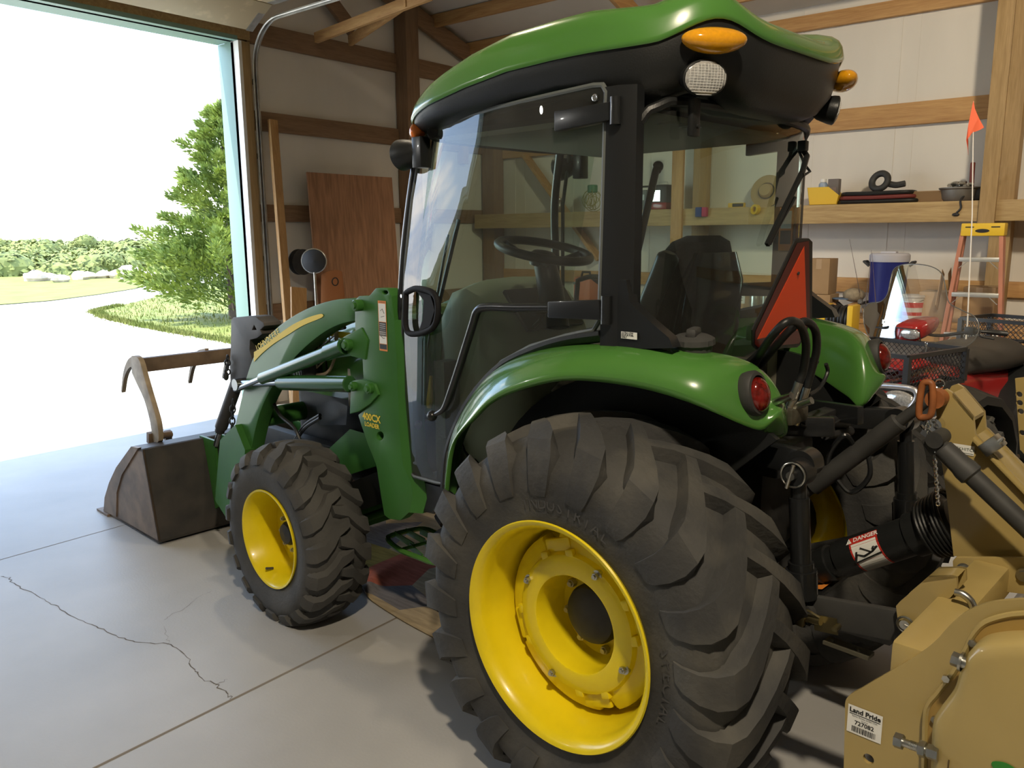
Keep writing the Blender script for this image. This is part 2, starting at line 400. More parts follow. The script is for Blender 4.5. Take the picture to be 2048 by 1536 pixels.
# ---- work bench below the shelf
bench = thing('workbench', 'long plywood workbench along the wall under the lumber shelf', 'workbench', (1.2, -5.33, 0))
BZ = .95
q = MB(); q.box((0, 0, BZ-.02), (8.6, .62, .04), None, .004); q.build('bench_top', PINEX, bench)
q = MB(); q.box((0, .28, BZ-.1), (8.5, .04, .12)); q.build('apron', PINEX, bench)
for u in (-3.4, -1.6, .2, 2., 3.9):
    for v in (.22, -.22):
        q = MB(); q.box((u, v, (BZ-.04)/2), (.09, .06, BZ-.04)); q.build('leg', PINEZ, bench)

# ---- big overhead door: jamb trim, header, tracks, raised door leaf
q = MB(); q.box((UF+.14, DJ-.02, DH/2), (.27, .04, DH), None, .003); struct('trim_1', q, METG)
q = MB(); q.box((UF-.035, DJ-.085, DH/2), (.07, .09, DH)); q.mi = 1; q.box((UF-.035, DJ-.02, DH/2), (.075, .036, DH)); struct('trim_2', q, [TREATZ, WHITE])
q = MB(); q.box((UF+.1, (DJ+DL)/2, DH+.02), (.34, DL-DJ, .04)); struct('trim_3', q, METG)
q = MB(); q.box((UF-.025, (DJ+DL)/2, DH+.13), (.05, DL-DJ+.3, .22)); struct('trim_4', q, TREATX)
q = MB(); q.box((UF+.1, DL+.02, DH/2), (.34, .04, DH)); struct('trim_5', q, METG)
door = bpy.data.objects.new('door_1', None); COL.objects.link(door); door['kind'] = 'structure'; door.location = (0, 0, 0)
DOORP = mat('door_panel_cream', (.62, .5, .31), .5, noise=.25, nscale=7, nlo=.55, nhi=.75)
tv = DJ-.16
for vv in (tv, DL+.16):
    q = MB(); R_ = .42
    path = [Vector((UF-.09, vv, .05)), Vector((UF-.09, vv, DH-.25))]
    path += [Vector((UF-.09-R_*(1-cos(a)), vv, DH-.25+R_*sin(a))) for a in [k*pi/2/10 for k in range(1, 11)]] + [Vector((1.4, vv, DH+.2))]
    for dv in (-.022, .022):
        q.tube([p+Vector((0, dv, 0)) for p in path], .009, 6)
    for i in range(len(path)-1):
        a, b = path[i], path[i+1]; q.bar(a, b, .044, .004, Y if abs((b-a).normalized().z) > .01 or True else Z)
    q.build('track', GALV, door)
    q = MB()
    for zz in (.5, 1.5, 2.5, 3.2): q.box((UF-.045, vv-.02, zz), (.07, .03, .05))
    q.build('track_bracket', GALV, door)
for k in range(5):                                   # five door sections: first still on the curve, the rest overhead
    q = MB()
    if k == 0:
        a, b = Vector((UF-.16, 0, DH+.1)), Vector((UF-.5, 0, DH+.275)); 
    else:
        a, b = Vector((UF-.52-(k-1)*.72, 0, DH+.28)), Vector((UF-.52-k*.72+.01, 0, DH+.28))
    a.y = b.y = (DJ+DL)/2; q.bar(a, b, DL-DJ+.2, .045, Z, .008)
    q.build('door_section', DOORP, door)
    q = MB()
    for vv in (DJ-.06, DL+.06): q.bar(Vector((a.x-.02, vv, a.z-.026)), Vector((b.x+.02, vv, b.z-.026)), .07, .006, Z)
    q.build('hinge_plate', GALV, door)

# ================================================================== outdoors
GZ = -.06
GRAVEL = mat('pale_gravel', (.55, .52, .45), .9, noise=.3, nscale=30, bump=.3, bscale=60)
GRASSM = mat('lawn_grass', (.12, .15, .022), .9, noise=.5, nscale=1.2, col2=(.17, .18, .04), bump=.5, bscale=30)
FIELD = mat('pasture', (.17, .19, .07), .95, noise=.3, nscale=.03)
LEAFA = mat('cedar_leaf', (.24, .30, .045), .7, noise=.5, nscale=2, col2=(.12, .18, .04))
LEAFB = mat('woodland_leaf', (.19, .21, .055), .8, noise=.5, nscale=.9, col2=(.11, .14, .04))
BARK = mat('bark', (.1, .07, .05), .9, noise=.4, nscale=10)
ROCK = mat('limestone', (.6, .5, .4), .9, noise=.35, nscale=3, bump=.4, bscale=6)
def struct_o(o): o['kind'] = 'structure'; return o
q = MB(); R0 = [(UF+.23, -12), (UF+.23, 14)]
q._f([q.bm.verts.new((a, b, GZ)) for a, b in ((UF+.23, -34), (UF+.23, 26), (40, 26), (40, -34))])
struct('driveway', q, GRAVEL)
def lawn(name, px, far, z):
    q = MB(); pts = [B(a, b, 'z', z) for a, b in px]
    q._f([q.bm.verts.new((p[0], p[1], z)) for p in [tuple(x) for x in pts]+far]); return struct(name, q, GRASSM)
lawn('lawn', [(-60, 616), (0, 609), (100, 601), (200, 588), (270, 577), (330, 562)], [(46, -30), (46, 8)], GZ+.02)
lawn('lawn_verge', [(540, 696), (460, 683), (350, 664), (270, 649), (205, 633), (190, 622), (240, 611), (300, 597), (345, 584), (420, 570), (480, 562)], [(30, -30), (11, -30)], GZ+.02)
q = MB(); rg = random.Random(21)
def inside(p, poly):
    c = False
    for i_ in range(len(poly)):
        a, b = poly[i_], poly[i_-1]
        if (a[1] > p[1]) != (b[1] > p[1]) and p[0] < (b[0]-a[0])*(p[1]-a[1])/(b[1]-a[1])+a[0]: c = not c
    return c
vpoly = [tuple(B(a, b, 'z', GZ+.02)[:2]) for a, b in [(540, 696), (460, 683), (350, 664), (270, 649), (205, 633), (190, 622), (240, 611), (300, 597), (345, 584), (420, 570), (480, 562)]]
n_b = 0
while n_b < 9000:
    if rg.random() < .45:
        i_ = rg.randrange(6); t_ = rg.random(); a, b = vpoly[i_], vpoly[i_+1]; p = (lerp(a[0], b[0], t_)+rg.gauss(0, .07), lerp(a[1], b[1], t_)+rg.gauss(0, .07))
    else:
        p = (rg.uniform(10, 26), rg.uniform(-11, -3))
        if not inside(p, vpoly): continue
    h_ = rg.uniform(.03, .10); an = rg.uniform(0, 6.28); w_ = .012; d_ = Vector((cos(an), sin(an), 0)); o_ = Vector((p[0], p[1], GZ+.015)); q._f([q.bm.verts.new(x) for x in (o_-d_*w_, o_+d_*w_, o_+Vector((rg.uniform(-.03, .03), rg.uniform(-.03, .03), h_)))]); n_b += 1
o = q.build('grass_blades', GRASSM, None, 0, recalc=False); tag(o, 'short yellow-green grass on the verge below the cedar tree', 'grass', None, 'stuff')
# far pasture hills: a valley behind the lawn and a long rise
q = MB(); pts = []
for i in range(40):
    u = 39 + (i/39)**2*600; row = []
    for j in range(24):
        ang = radians(-62+j*3.4); d = u
        z = interp([39, 46, 70, 120, 200, 320, 420, 640], [GZ-.02, -.9, -4.2, -5.5, -4.5, -1.5, .6, -14], d) + .5*sin(j*.9+d*.02)*min(1, (d-39)/100)
        row.append((d*cos(ang), d*sin(ang)+2, z))
    pts.append(row)
q.grid(pts); struct('hills', q, FIELD)
def leafcloud(q, c, r, n, size, seed, squash=1., down=False):
    rr = random.Random(seed)
    for _ in range(n):
        v = Vector((rr.gauss(0, 1), rr.gauss(0, 1), rr.gauss(0, 1))).normalized(); v *= (.72+.3*rr.random())
        p = Vector(c)+Vector((v.x*r, v.y*r, v.z*r*squash))
        nrm = (v+Vector((rr.uniform(-.7, .7), rr.uniform(-.7, .7), rr.uniform(-.3, .9)))).normalized()
        a = nrm.orthogonal().normalized(); a.rotate(Quaternion(nrm, rr.uniform(0, 6.28))); b = nrm.cross(a); s_ = size*rr.uniform(.6, 1.4)
        q._f([q.bm.verts.new(p+x) for x in (a*s_, b*s_*.7, -a*s_, -b*s_*.7)])
def tree_mesh(seed):
    rr = random.Random(seed); q = MB()
    for k in range(9):
        a = rr.uniform(0, 6.28); d = rr.uniform(0, 1.)
        c = (d*cos(a), d*sin(a), 1.5+rr.uniform(-.5, .9)); r = rr.uniform(.6, .95)
        q.ball(c, (r*.86, r*.86, r*.72), 10, 7)
        leafcloud(q, c, r, 420, .085, seed*31+k, .85)
    return q
protos = []
for s_ in range(3):
    o = tree_mesh(s_+1).build('woodland_tree', LEAFB, None, 0, recalc=False)
    t = MB(); t.tube([(0, 0, 0), (.03, .02, 1.2)], [.14, .08], 7); tr = t.build('trunk', BARK, o)
    protos.append((o, tr))
first = True; rr = random.Random(11)
def put_tree(x, y, ztop, size, label, group, i):
    o0, t0 = protos[i % 3]
    if 'label' in o0.keys(): o = o0.copy(); COL.objects.link(o); t = t0.copy(); t.parent = o; COL.objects.link(t)
    else: o = o0
    o.location = (x, y, ztop-2.9*size); o.scale = (size*rr.uniform(.95, 1.25), size*rr.uniform(.95, 1.25), size); o.rotation_euler = (0, 0, rr.uniform(0, 6.28))
    tag(o, label, 'tree', group)
i = 0
def wood_row(n, d0, d1, px0, px1, ytop, s0, s1, label, group):
    global i
    for k in range(n):
        px = lerp(px0, px1, (k+.5)/n)+rr.uniform(-8, 8); d = rr.uniform(d0, d1)
        ray = _ray(px, ytop+rr.uniform(-6, 10), BR, BU_, BF); p = CB+ray*(d/hypot(ray.x, ray.y))
        put_tree(p.x, p.y, p.z, rr.uniform(s0, s1), label, group, i); i += 1
wood_row(16, 46, 56, -60, 420, 497, 1.15, 1.6, 'dark green tree in the front row of the woodland beyond the lawn', 'front row of woodland trees')
wood_row(16, 72, 95, -60, 430, 486, 1.5, 2.1, 'mid green tree in the valley behind the front row of woodland', 'valley trees')
wood_row(14, 150, 210, -60, 430, 477, 2., 3., 'hazy green tree on the far slope of the pasture', 'trees on the far slope')
for px, yy in ((40, 459), (66, 461), (92, 456), (118, 459), (255, 459), (285, 457), (320, 459)):
    ray = _ray(px, yy, BR, BU_, BF); p = CB+ray*(380/hypot(ray.x, ray.y)); put_tree(p.x, p.y, min(p.z, 2.2)-.6, 1.1, 'tiny tree on the horizon of the pasture', 'horizon trees', i); i += 1
# low shrubs at the edge of the wood
# rocks along the lawn edge
for k, (px, py, s_) in enumerate(((72, 562, .55), (92, 561, .42), (122, 564, .35), (160, 559, .42), (178, 557, .36), (207, 556, .42), (240, 556, .5), (262, 553, .6), (285, 555, .42))):
    p = B(px, py, 'z', GZ+.02); q = MB(); r2 = random.Random(k)
    q.ball((0, 0, s_*.25), (s_*1.1, s_*.8, s_*.55), 10, 6)
    for v in q.bm.verts: v.co *= r2.uniform(.82, 1.15)
    o = q.build('boulder', ROCK, None, 25); o.location = p; o.rotation_euler = (0, 0, k)
    tag(o, 'pale limestone boulder in the row at the far edge of the lawn', 'rock', 'boulders at the edge of the lawn')
for k, (a, b) in enumerate((((246, 560), (274, 541)), ((255, 556), (280, 547)), ((285, 557), (310, 550)))):
    p0 = B(a[0], a[1], 'z', GZ); d = (Vector(p0)-CB).length; ray = _ray(b[0], b[1], BR, BU_, BF); p1 = CB+ray*(d/ray.length*1.0)
    q = MB(); q.tube([p0, (Vector(p0)+p1)/2+Vector((0, 0, .15)), p1], [.2, .17, .1], 8)
    tag(q.build('driftwood_log', ROCK, None), 'bleached log lying among the boulders at the lawn edge', 'log', 'bleached logs among the boulders')
# cedar beside the door
ced = thing('cedar_tree', 'feathery cedar tree growing just outside the door opening', 'tree', (14.6, -7.35, GZ))
q = MB(); q.tube([(0, 0, 0), (.02, 0, 2), (0, .02, 4.6)], [.16, .1, .02], 8); q.build('trunk', BARK, ced)
q = MB(); rr2 = random.Random(5)
def spray(q, a, b, r0, n, size):
    ax = (b-a); L = ax.length; d = ax.normalized(); sd = d.orthogonal().normalized()
    for _ in range(n):
        t = rr2.random()**.8; c = a+ax*t; rad = r0*(1-t*.75)
        off = Vector((rr2.gauss(0, 1), rr2.gauss(0, 1), rr2.gauss(0, .7))).normalized()*rad*rr2.random()**.5
        p = c+off; g = (d*1.0+off.normalized()*.8+Vector((0, 0, .35))).normalized(); s_ = size*rr2.uniform(.6, 1.5)
        w_ = g.orthogonal().normalized(); w_.rotate(Quaternion(g, rr2.uniform(0, 6.28)))
        q._f([q.bm.verts.new(x) for x in (p-g*s_*.4, p+w_*s_*.28, p+g*s_, p-w_*s_*.28)])
for k in range(150):
    h = .15+4.3*(k/150)**1.05; ang = k*2.4+rr2.uniform(-.3, .3); R_ = interp([0, .5, 1.3, 2.6, 3.6, 4.6], [1.9, 2.15, 1.75, 1.15, .75, .15], h)*rr2.uniform(.75, 1.12)
    a = Vector((0, 0, h)); b = Vector((R_*cos(ang), R_*sin(ang), h+R_*rr2.uniform(.1, .5)))
    spray(q, a.lerp(b, .3), b, .12+.18*R_, int(90+130*R_), .075)
    q.tube([a, b], [.02, .006], 4)
q.build('foliage', LEAFA, ced, 0, recalc=False)
q = MB(); q.box((UF+.35+.5, .1, -.055), (1.0, 4.9, .08)); struct('apron_slab', q, CONC)
# ================================================================== the tractor (its own frame: x forward, y to its left)
TR = thing('tractor', 'green compact tractor with a glass cab and yellow wheels, facing the open door', 'tractor', (0, 0, 0), -BY)
def P(name, mb, m, parent=None, smooth=38, mods=None, label=None):
    o = mb.build(name, m, TR if parent is None else parent, smooth, mods)
    if label: o['label'] = label
    return o
def both(name, fn, m, parent=None, smooth=38, mods=None):
    """a left part and its mirror image on the right; returns both"""
    out = []
    for s in (1, -1):
        q = MB(); fn(q)
        if s < 0: q.mirror_y()
        out.append(P(name, q, m, parent[0 if s > 0 else 1] if isinstance(parent, (list, tuple)) else parent, smooth, mods))
    return out
def tire(q, c, side, R, carc, lug, nl, w_c, w_s, hgt, depth, ph=0.):
    """c centre; carc (r, y) carcass profile for y>=0, mirrored; lug stations (r, y, lead angle)"""
    prof = [(r, -y) for r, y in carc[::-1]] + [(r, y) for r, y in carc[1:]]
    q.lathe(prof, c, Y, 96)
    for sd in (1, -1):
        for k in range(nl):
            t0 = 2*pi*(k+(.5 if sd < 0 else 0))/nl+ph; rings = []
            for j, (r, y, la, wf, up) in enumerate(lug):
                rb = r-depth*up; yb = y-(1-up)*depth
                th = t0 - la
                wd = lerp(w_c, w_s, wf)
                def at(rr, yy, s_):   # s_ metres along the circumference
                    a = th + s_/max(rr, .1); return V3(c)+Vector((rr*sin(a), sd*yy, rr*cos(a)))
                rings.append([at(rb, yb, -wd/2-.012), at(r, y, -wd/2), at(r, y, wd/2), at(rb, yb, wd/2+.012)])
            q.loft(rings, True, True)
    for v in q.bm.verts:
        if v.co.z < .0: v.co.y += (v.co.y-c[1])*.12*min(1, -v.co.z/.03); v.co.z = .0
RC = (.5926, .63)                                         # rear hub height, tyre centre
LUGR = [(.605, -.045, -.05, 0, 1), (.609, .0, .02, .1, 1), (.607, .06, .115, .35, 1), (.602, .115, .205, .7, 1), (.591, .165, .285, 1, 1), (.573, .196, .315, 1, .72), (.535, .213, .335, .95, .3), (.49, .2215, .335, .75, 0), (.44, .219, .315, .5, 0), (.41, .2085, .29, .2, 0)]
CARR = [(.570, 0), (.569, .07), (.562, .12), (.547, .16), (.523, .19), (.485, .211), (.44, .2115), (.40, .2025), (.365, .193), (.340, .196), (.325, .192), (.318, .17)]
LETT = mat('tire_lettering', (.06, .058, .055), .7)
def rear_wheel(s):
    c = Vector((0, s*RC[1], RC[0]))
    q = MB()
    rim = [(.31, .165), (.322, .185), (.333, .2), (.338, .209), (.335, .214), (.327, .212), (.318, .204), (.309, .188), (.304, .168), (.301, .14), (.288, .115), (.284, .06), (.284, -.1), (.30, -.15), (.318, -.19), (.335, -.208)]
    q.lathe([(r, s*h) for r, h in rim], c, Y, 96)
    disc = [(.09, -.03), (.17, -.03), (.20, -.01), (.235, .03), (.262, .035), (.286, .02)]
    q.lathe([(r, s*h) for r, h in disc], c, Y, 72)
    w = P('rear_wheel', q, YELLOW)
    q = MB(); tire(q, c, s, .62, CARR, LUGR, 20, .046, .088, .04, .045, .1 if s > 0 else .0)
    tr = P('rear_tire', q, [RUBBER], w, 32)
    for k, t in ((0, 'INDUSTRIAL'), (1, 'SPECIAL')):
        q = MB()
        for j, chh in enumerate(t):
            a = -.28+k*1.62+j*.085*(1); r = .385
            q.text(chh, .048, c+Vector((-r*sin(a)*s, s*.199, r*cos(a))), Vector((-cos(a)*s, 0, -sin(a))), Vector((-sin(a)*s, 0, cos(a))), .002)
        P('tire_lettering', q, LETT, w, 0)
    # cast wheel weight in the dish: four lobes with slots between
    q = MB()
    def lobes(th, r, h):
        a = (th-.45) % (pi/2); a = min(a, pi/2-a)
        if r > .235: r -= .04*max(0, 1-(a/.12)**4)
        b = abs(((th-.45-pi/4+pi/4) % (pi/2))-pi/4)
        return r, h
    ww = [(.144, .045), (.145, .10), (.148, .110), (.154, .113), (.196, .112), (.208, .107), (.215, .092), (.258, .085), (.268, .078), (.271, .06), (.269, .03)]
    q.lathe([(r, s*h) for r, h in ww], c, Y, 128, f=lobes)
    for k in range(4):
        a = .45+k*pi/2
        a = .45+k*pi/2+pi/4; d = Vector((-sin(a)*s, 0, cos(a))); e = Vector((cos(a)*s, 0, sin(a))); m = Matrix((e, Y, d)).transposed()
        q.box(c+d*.232+Y*(s*.083), (.10, .02, .045), m, .009)
        q.box(c+d*.205+e*.05+Y*(s*.098), (.03, .02, .03), m, .006); q.box(c+d*.205-e*.05+Y*(s*.098), (.03, .02, .03), m, .006)
    if s > 0: q.text('50 KG', .03, c+Vector((-.232, .0885, -.02)), Vector((.15, 0, -1)), Vector((1, 0, .15)), .001, ext=.002)
    wt = P('wheel_weight', q, YELLOW, w)
    for a in (-.445, 1.115, 2.74, 4.35):
        q = MB(); p = c+Vector((.197*sin(a), s*.098, .197*cos(a))); q.cyl(p, p+Y*s*.012, .016, 16); q.cyl(p+Y*s*.012, p+Y*s*.024, .0105, 6)
        q.cyl(p+Y*s*.024, p+Y*s*.03, .006, 10)
        P('weight_bolt', q, STEEL, w)
    q = MB(); q.lathe([(.0005, .045), (.06, .045), (.085, .035), (.092, .02), (.092, -.05)][::1] if s > 0 else [(.0005, -.045), (.06, -.045), (.085, -.035), (.092, -.02), (.092, .05)], c, Y, 48)
    P('hub_cap', q, DARK, w)
    q = MB()
    q.lathe([(r, s*h) for r, h in ((.088, -.02), (.14, -.015), (.147, .0), (.147, .05))], c, Y, 48); P('hub_flange', q, YELLOW, w)
    for k in range(8):
        q = MB(); a = 2*pi*k/8+.25; p = c+Vector((.119*sin(a), -s*.017, .119*cos(a))); q.cyl(p, p+Y*s*.018, .0135, 6); q.cyl(p+Y*s*.018, p+Y*s*.026, .008, 10)
        P('lug_nut', q, mat('painted_bolt', (.5, .47, .33), .4, metal=.3) if 'painted_bolt' not in MATS else MATS['painted_bolt'], w)
    return w
rear_wheel(1); rear_wheel(-1)
FC = (1.771, .60, .3854)
LUGF = [(.420, -.03, -.03, 0, 1), (.422, .0, .0, .2, 1), (.421, .03, .02, .5, 1), (.418, .06, .11, .6, 1), (.411, .10, .20, .8, 1), (.398, .135, .225, 1, .8), (.37, .153, .235, 1, .25), (.345, .158, .235, .8, 0)]
CARF = [(.394, 0), (.393, .05), (.388, .09), (.376, .118), (.352, .142), (.32, .151), (.285, .148), (.255, .140), (.238, .136), (.226, .132), (.22, .11)]
RUBF = mat('front_tire_rubber', (.05, .049, .046), .8, noise=.4, nscale=6, col2=(.075, .072, .066), bump=.2, bscale=70)
def front_wheel(s):
    c = Vector((FC[0], s*FC[1], FC[2]))
    q = MB()
    rim = [(.215, .105), (.222, .128), (.2275, .139), (.226, .144), (.219, .142), (.212, .132), (.208, .11), (.196, .085), (.19, .03), (.188, -.05), (.2, -.10), (.226, -.138)]
    q.lathe([(r, s*h) for r, h in rim], c, Y, 72)
    q.lathe([(r, s*h) for r, h in ((.04, .012), (.105, .012), (.122, .0), (.165, -.02), (.19, -.018))], c, Y, 48)
    w = P('front_wheel', q, YELLOW)
    q = MB(); tire(q, c, s, .42, CARF, LUGF, 19, .035, .062, .026, .03, .05)
    P('front_tire', q, RUBF, w, 32)
    q = MB(); q.lathe([(.0005, s*.06), (.045, s*.055), (.055, s*.04), (.055, -s*.03)], c, Y, 32); P('hub_cap', q, DARK, w)
    for k in range(8):
        q = MB(); a = 2*pi*k/8+.1; p = c+Vector((.082*sin(a), s*.012, .082*cos(a))); q.cyl(p, p+Y*s*.018, .011, 6); q.cyl(p+Y*s*.018, p+Y*s*.024, .006, 8)
        P('lug_nut', q, MATS['painted_bolt'], w)
    q = MB(); a = 2.75; p = c+Vector((.19*sin(a), s*.085, .19*cos(a))); q.cyl(p, p+Vector((.0, s*.035, .01)), .006, 8); P('valve_stem', q, RUBBER, w)
front_wheel(1); front_wheel(-1)

# ---------------- chassis
q = MB(); q.box((.52, 0, .72), (1.16, .42, .42), None, .05); q.box((-.12, 0, .84), (.30, .26, .34), None, .05); q.cyl((0, -.5, RC[0]), (0, .5, RC[0]), .11, 24)
q.cyl((0, -.56, RC[0]), (0, -.45, RC[0]), .16, 24); q.cyl((0, .45, RC[0]), (0, .56, RC[0]), .16, 24)
P('transmission_case', q, DARK)
q = MB(); q.box((1.75, 0, .82), (1.3, .36, .44), None, .04); q.cyl((1.4, .2, .9), (1.4, .26, .9), .09); q.cyl((1.95, .19, 1.0), (1.95, .24, 1.0), .07)
P('engine_block', q, GREYD)
q = MB()
for s in (1, -1): q.box((1.9, s*.24, .62), (2.0, .06, .14), None, .012)
P('frame_rail', q, GREYD)
q = MB(); q.box((FC[0], 0, FC[2]), (.16, .86, .12), None, .03); q.cyl((FC[0], .40, FC[2]), (FC[0], .52, FC[2]), .09); q.cyl((FC[0], -.52, FC[2]), (FC[0], -.40, FC[2]), .09); q.cyl((FC[0]-.18, .0, FC[2]+.05), (FC[0]-.15, .42, FC[2]+.02), .02, 10); q.box((FC[0], 0, .48), (.3, .2, .2), None, .03)
P('front_axle', q, GREEND)
# fuel tank and battery box panels low on the left side between the wheels
q = MB(); q.loft([[T(a, b, 'y', y) for a, b in ((678, 975), (775, 935), (785, 1000), (700, 1028))] for y in (.40, .22)]); P('side_tank', q, BLACKP)
q = MB(); q.loft([[T(a, b, 'y', y) for a, b in ((655, 900), (700, 858), (740, 870), (760, 930), (690, 952), (665, 935))] for y in (.36, .2)]); P('lower_shield', q, GREEND)
q = MB(); q.loft([[T(a, b, 'y', y) for a, b in ((632, 812), (668, 800), (695, 812), (692, 850), (640, 850))] for y in (.34, .25)], True); P('oil_filter_housing', q, BLACKP)
q = MB(); q.cyl((1.42, .27, .86), (1.42, .27, 1.05), .052, 20, bev=.01); P('oil_filter', q, mat('grey_filter', (.35, .34, .32), .4))
q = MB(); q.cyl((1.72, .26, .92), (1.72, .26, 1.12), .045, 20, bev=.01); P('fuel_filter', q, mat('cream_filter', (.5, .47, .38), .5))

# ---------------- hood
HT = T(800, 606, 'y', .25).z
q = MB(); rings = []
for x, w, zt, zb in ((1.06, .31, HT, .98), (1.3, .31, HT-.01, .98), (1.7, .30, HT-.045, .96), (2.1, .285, HT-.1, .95), (2.4, .26, HT-.17, .94), (2.58, .22, HT-.27, .94), (2.64, .17, HT-.36, .95)):
    rings.append([(x, -w, zb), (x, -w*1.02, lerp(zb, zt, .5)), (x, -w*.96, zt-.09), (x, -w*.82, zt-.03), (x, -w*.5, zt-.006), (x, 0, zt), (x, w*.5, zt-.006), (x, w*.82, zt-.03), (x, w*.96, zt-.09), (x, w*1.02, lerp(zb, zt, .5)), (x, w, zb)])
q.loft(rings)
hood = P('hood', q, GREEN)
q = MB(); hz = HT-.16
q.quad((1.52, .3215, hz), -X, Z, .72, .03); q.text('JOHN DEERE', .085, (1.38, .322, hz+.065), -X, Z, .001, bold=.004)
P('hood_lettering', q, YELD, hood, 0)
q = MB()
for k in range(9): q.bar((1.9+.05*k, .301, 1.0), (1.93+.05*k, .296, HT-.22), .006, .012)
P('side_grille', q, BLACKP, hood)
q = MB(); q.box((2.655, 0, 1.03), (.02, .28, .2), None, .01); q.box((2.62, .17, 1.1), (.05, .09, .08), None, .015); q.box((2.62, -.17, 1.1), (.05, .09, .08), None, .015); P('front_grille', q, BLACKP, hood)
q = MB(); q.cyl((2.0, .33, 1.02), (2.0, .33, 1.24), .05, 18, bev=.01); P('muffler', q, GREYD)

# ---------------- fenders
LIPPX = [(893, 1005, .70), (899, 930, .70), (909, 875, .70), (951, 842, .70), (975, 810, .70), (1024, 786, .70), (1097, 766, .69), (1146, 762, .675), (1200, 766, .655), (1275, 777, .635), (1335, 793, .615), (1385, 811, .60), (1430, 829, .565), (1475, 849, .50), (1522, 868, .43)]
CRPX = [(891, 985, .60), (897, 900, .59), (906, 855, .58), (940, 792, .565), (965, 758, .56), (1010, 720, .55), (1085, 695, .54), (1140, 687, .53), (1200, 684, .52), (1290, 686, .50), (1350, 693, .47), (1425, 703, .43), (1492, 716, .385), (1537, 748, .35), (1566, 805, .335)]
FEN = []
for s in (1, -1):
    q = MB(); rings = []
    for k in range(len(LIPPX)):
        L = T(LIPPX[k][0], LIPPX[k][1], 'y', LIPPX[k][2]); C_ = T(CRPX[k][0], CRPX[k][1], 'y', CRPX[k][2])
        ring = [L+Vector((0, -.012, .004)), L]
        for t in (.12, .3, .5, .7, .86):
            a = (1-t)*pi/2
            ring.append(Vector((lerp(C_.x, L.x, sin(a)), lerp(C_.y, L.y+.015, sin(a)**.9), C_.z-(C_.z-L.z)*(1-cos(a))**1.15)))
        ring.append(C_)
        # inboard edge rolls down towards the cab
        g = interp([0, 6, 8, 10, 12, 14], [.0, .02, .06, .14, .17, .10], k)
        iy = interp([0, 6, 9, 14], [.0, .01, .05, .03], k)
        ring += [C_+Vector((.0, -.02, -.004)), C_+Vector((0, -.035-iy*.3, -.02-g*.2)), C_+Vector((.0, -.045-iy*.5, -.03-g*.6)), C_+Vector((.01, -.05-iy*.6, -.035-g))]
        rings.append(ring)
    q.loft(rings, False, False)
    # rounded rear end: two more rings shrinking towards the middle of the back face
    q.bm.verts.ensure_lookup_table(); n = len(rings[0]); vs = q.bm.verts[-n:]; cen = Vector((-.428, .40, 1.235)); prev = list(vs)
    for k_, kk in enumerate((.62, .25)):
        cur = [q.bm.verts.new(v.co.lerp(cen, 1-kk)+Vector((-.012*(k_+1)*.5, 0, 0))) for v in vs]
        for j in range(n-1): q._f([prev[j], prev[j+1], cur[j+1], cur[j]])
        q._f([prev[-1], prev[0], cur[0], cur[-1]]); prev = cur
    q._f(prev)
    if s < 0: q.mirror_y()
    o = P('fender', q, GREEN, None, 50)
    md = o.modifiers.new('s', 'SOLIDIFY'); md.thickness = .008; md.offset = -1
    md = o.modifiers.new('b', 'SUBSURF'); md.levels = md.render_levels = 2
    FEN.append(o)
    # tail light
    c = Vector((-.392, s*.446, 1.292)); n_ = Vector((-.97, s*.08, .2)).normalized()
    yv = Vector((.25, 0, 1)); yv = (yv-n_*yv.dot(n_)).normalized(); xv = yv.cross(n_); M = Matrix((xv, yv, n_)).transposed()
    q = MB(); q.lathe([(.0005, -.035), (.045, -.035), (.048, -.02), (.049, .0), (.045, .008), (.038, .010)], (0, 0, 0), Z, 40)
    for v in q.bm.verts: v.co = c+M @ Vector((v.co.x*1.04, v.co.y*1.28, v.co.z))
    hs = P('tail_light', q, GREYD, o)
    q = MB(); q.ball((0, 0, 0), (1, 1, 1), 32, 12)
    for v in q.bm.verts: v.co = c+n_*.006+M @ Vector((v.co.x*.039, v.co.y*.048-.004, v.co.z*.028))
    P('lens', q, REDL, hs)
def inner(q):
    pts = [(.735*sin(a), RC[0]+.70*cos(a)) for a in [radians(k) for k in range(-36, 97, 7)]] + [(.66, .55), (.40, .62), (.26, .95), (-.0, 1.06), (-.26, 1.0)]
    q.prism(pts, 'y', .375, .395)
both('inner_fender', inner, BLACKP)
# fuel filler cap on the left fender
cp = T(1386, 702, 'y', .445); cp.z -= .012
q = MB()
q.lathe([(.0005, .062), (.045, .058), (.060, .05), (.062, .035), (.055, .03), (.052, .0)], cp, Vector((-.03, .08, 1)), 40, f=lambda th, r, h: (r*(1+(.03*cos(th*22) if .03 < h < .056 and r > .05 else 0)), h))
q.box(cp+Vector((0, 0, .066)), (.03, .085, .026), (0, 0, 20), .01)
P('fuel_cap', q, GREYD)

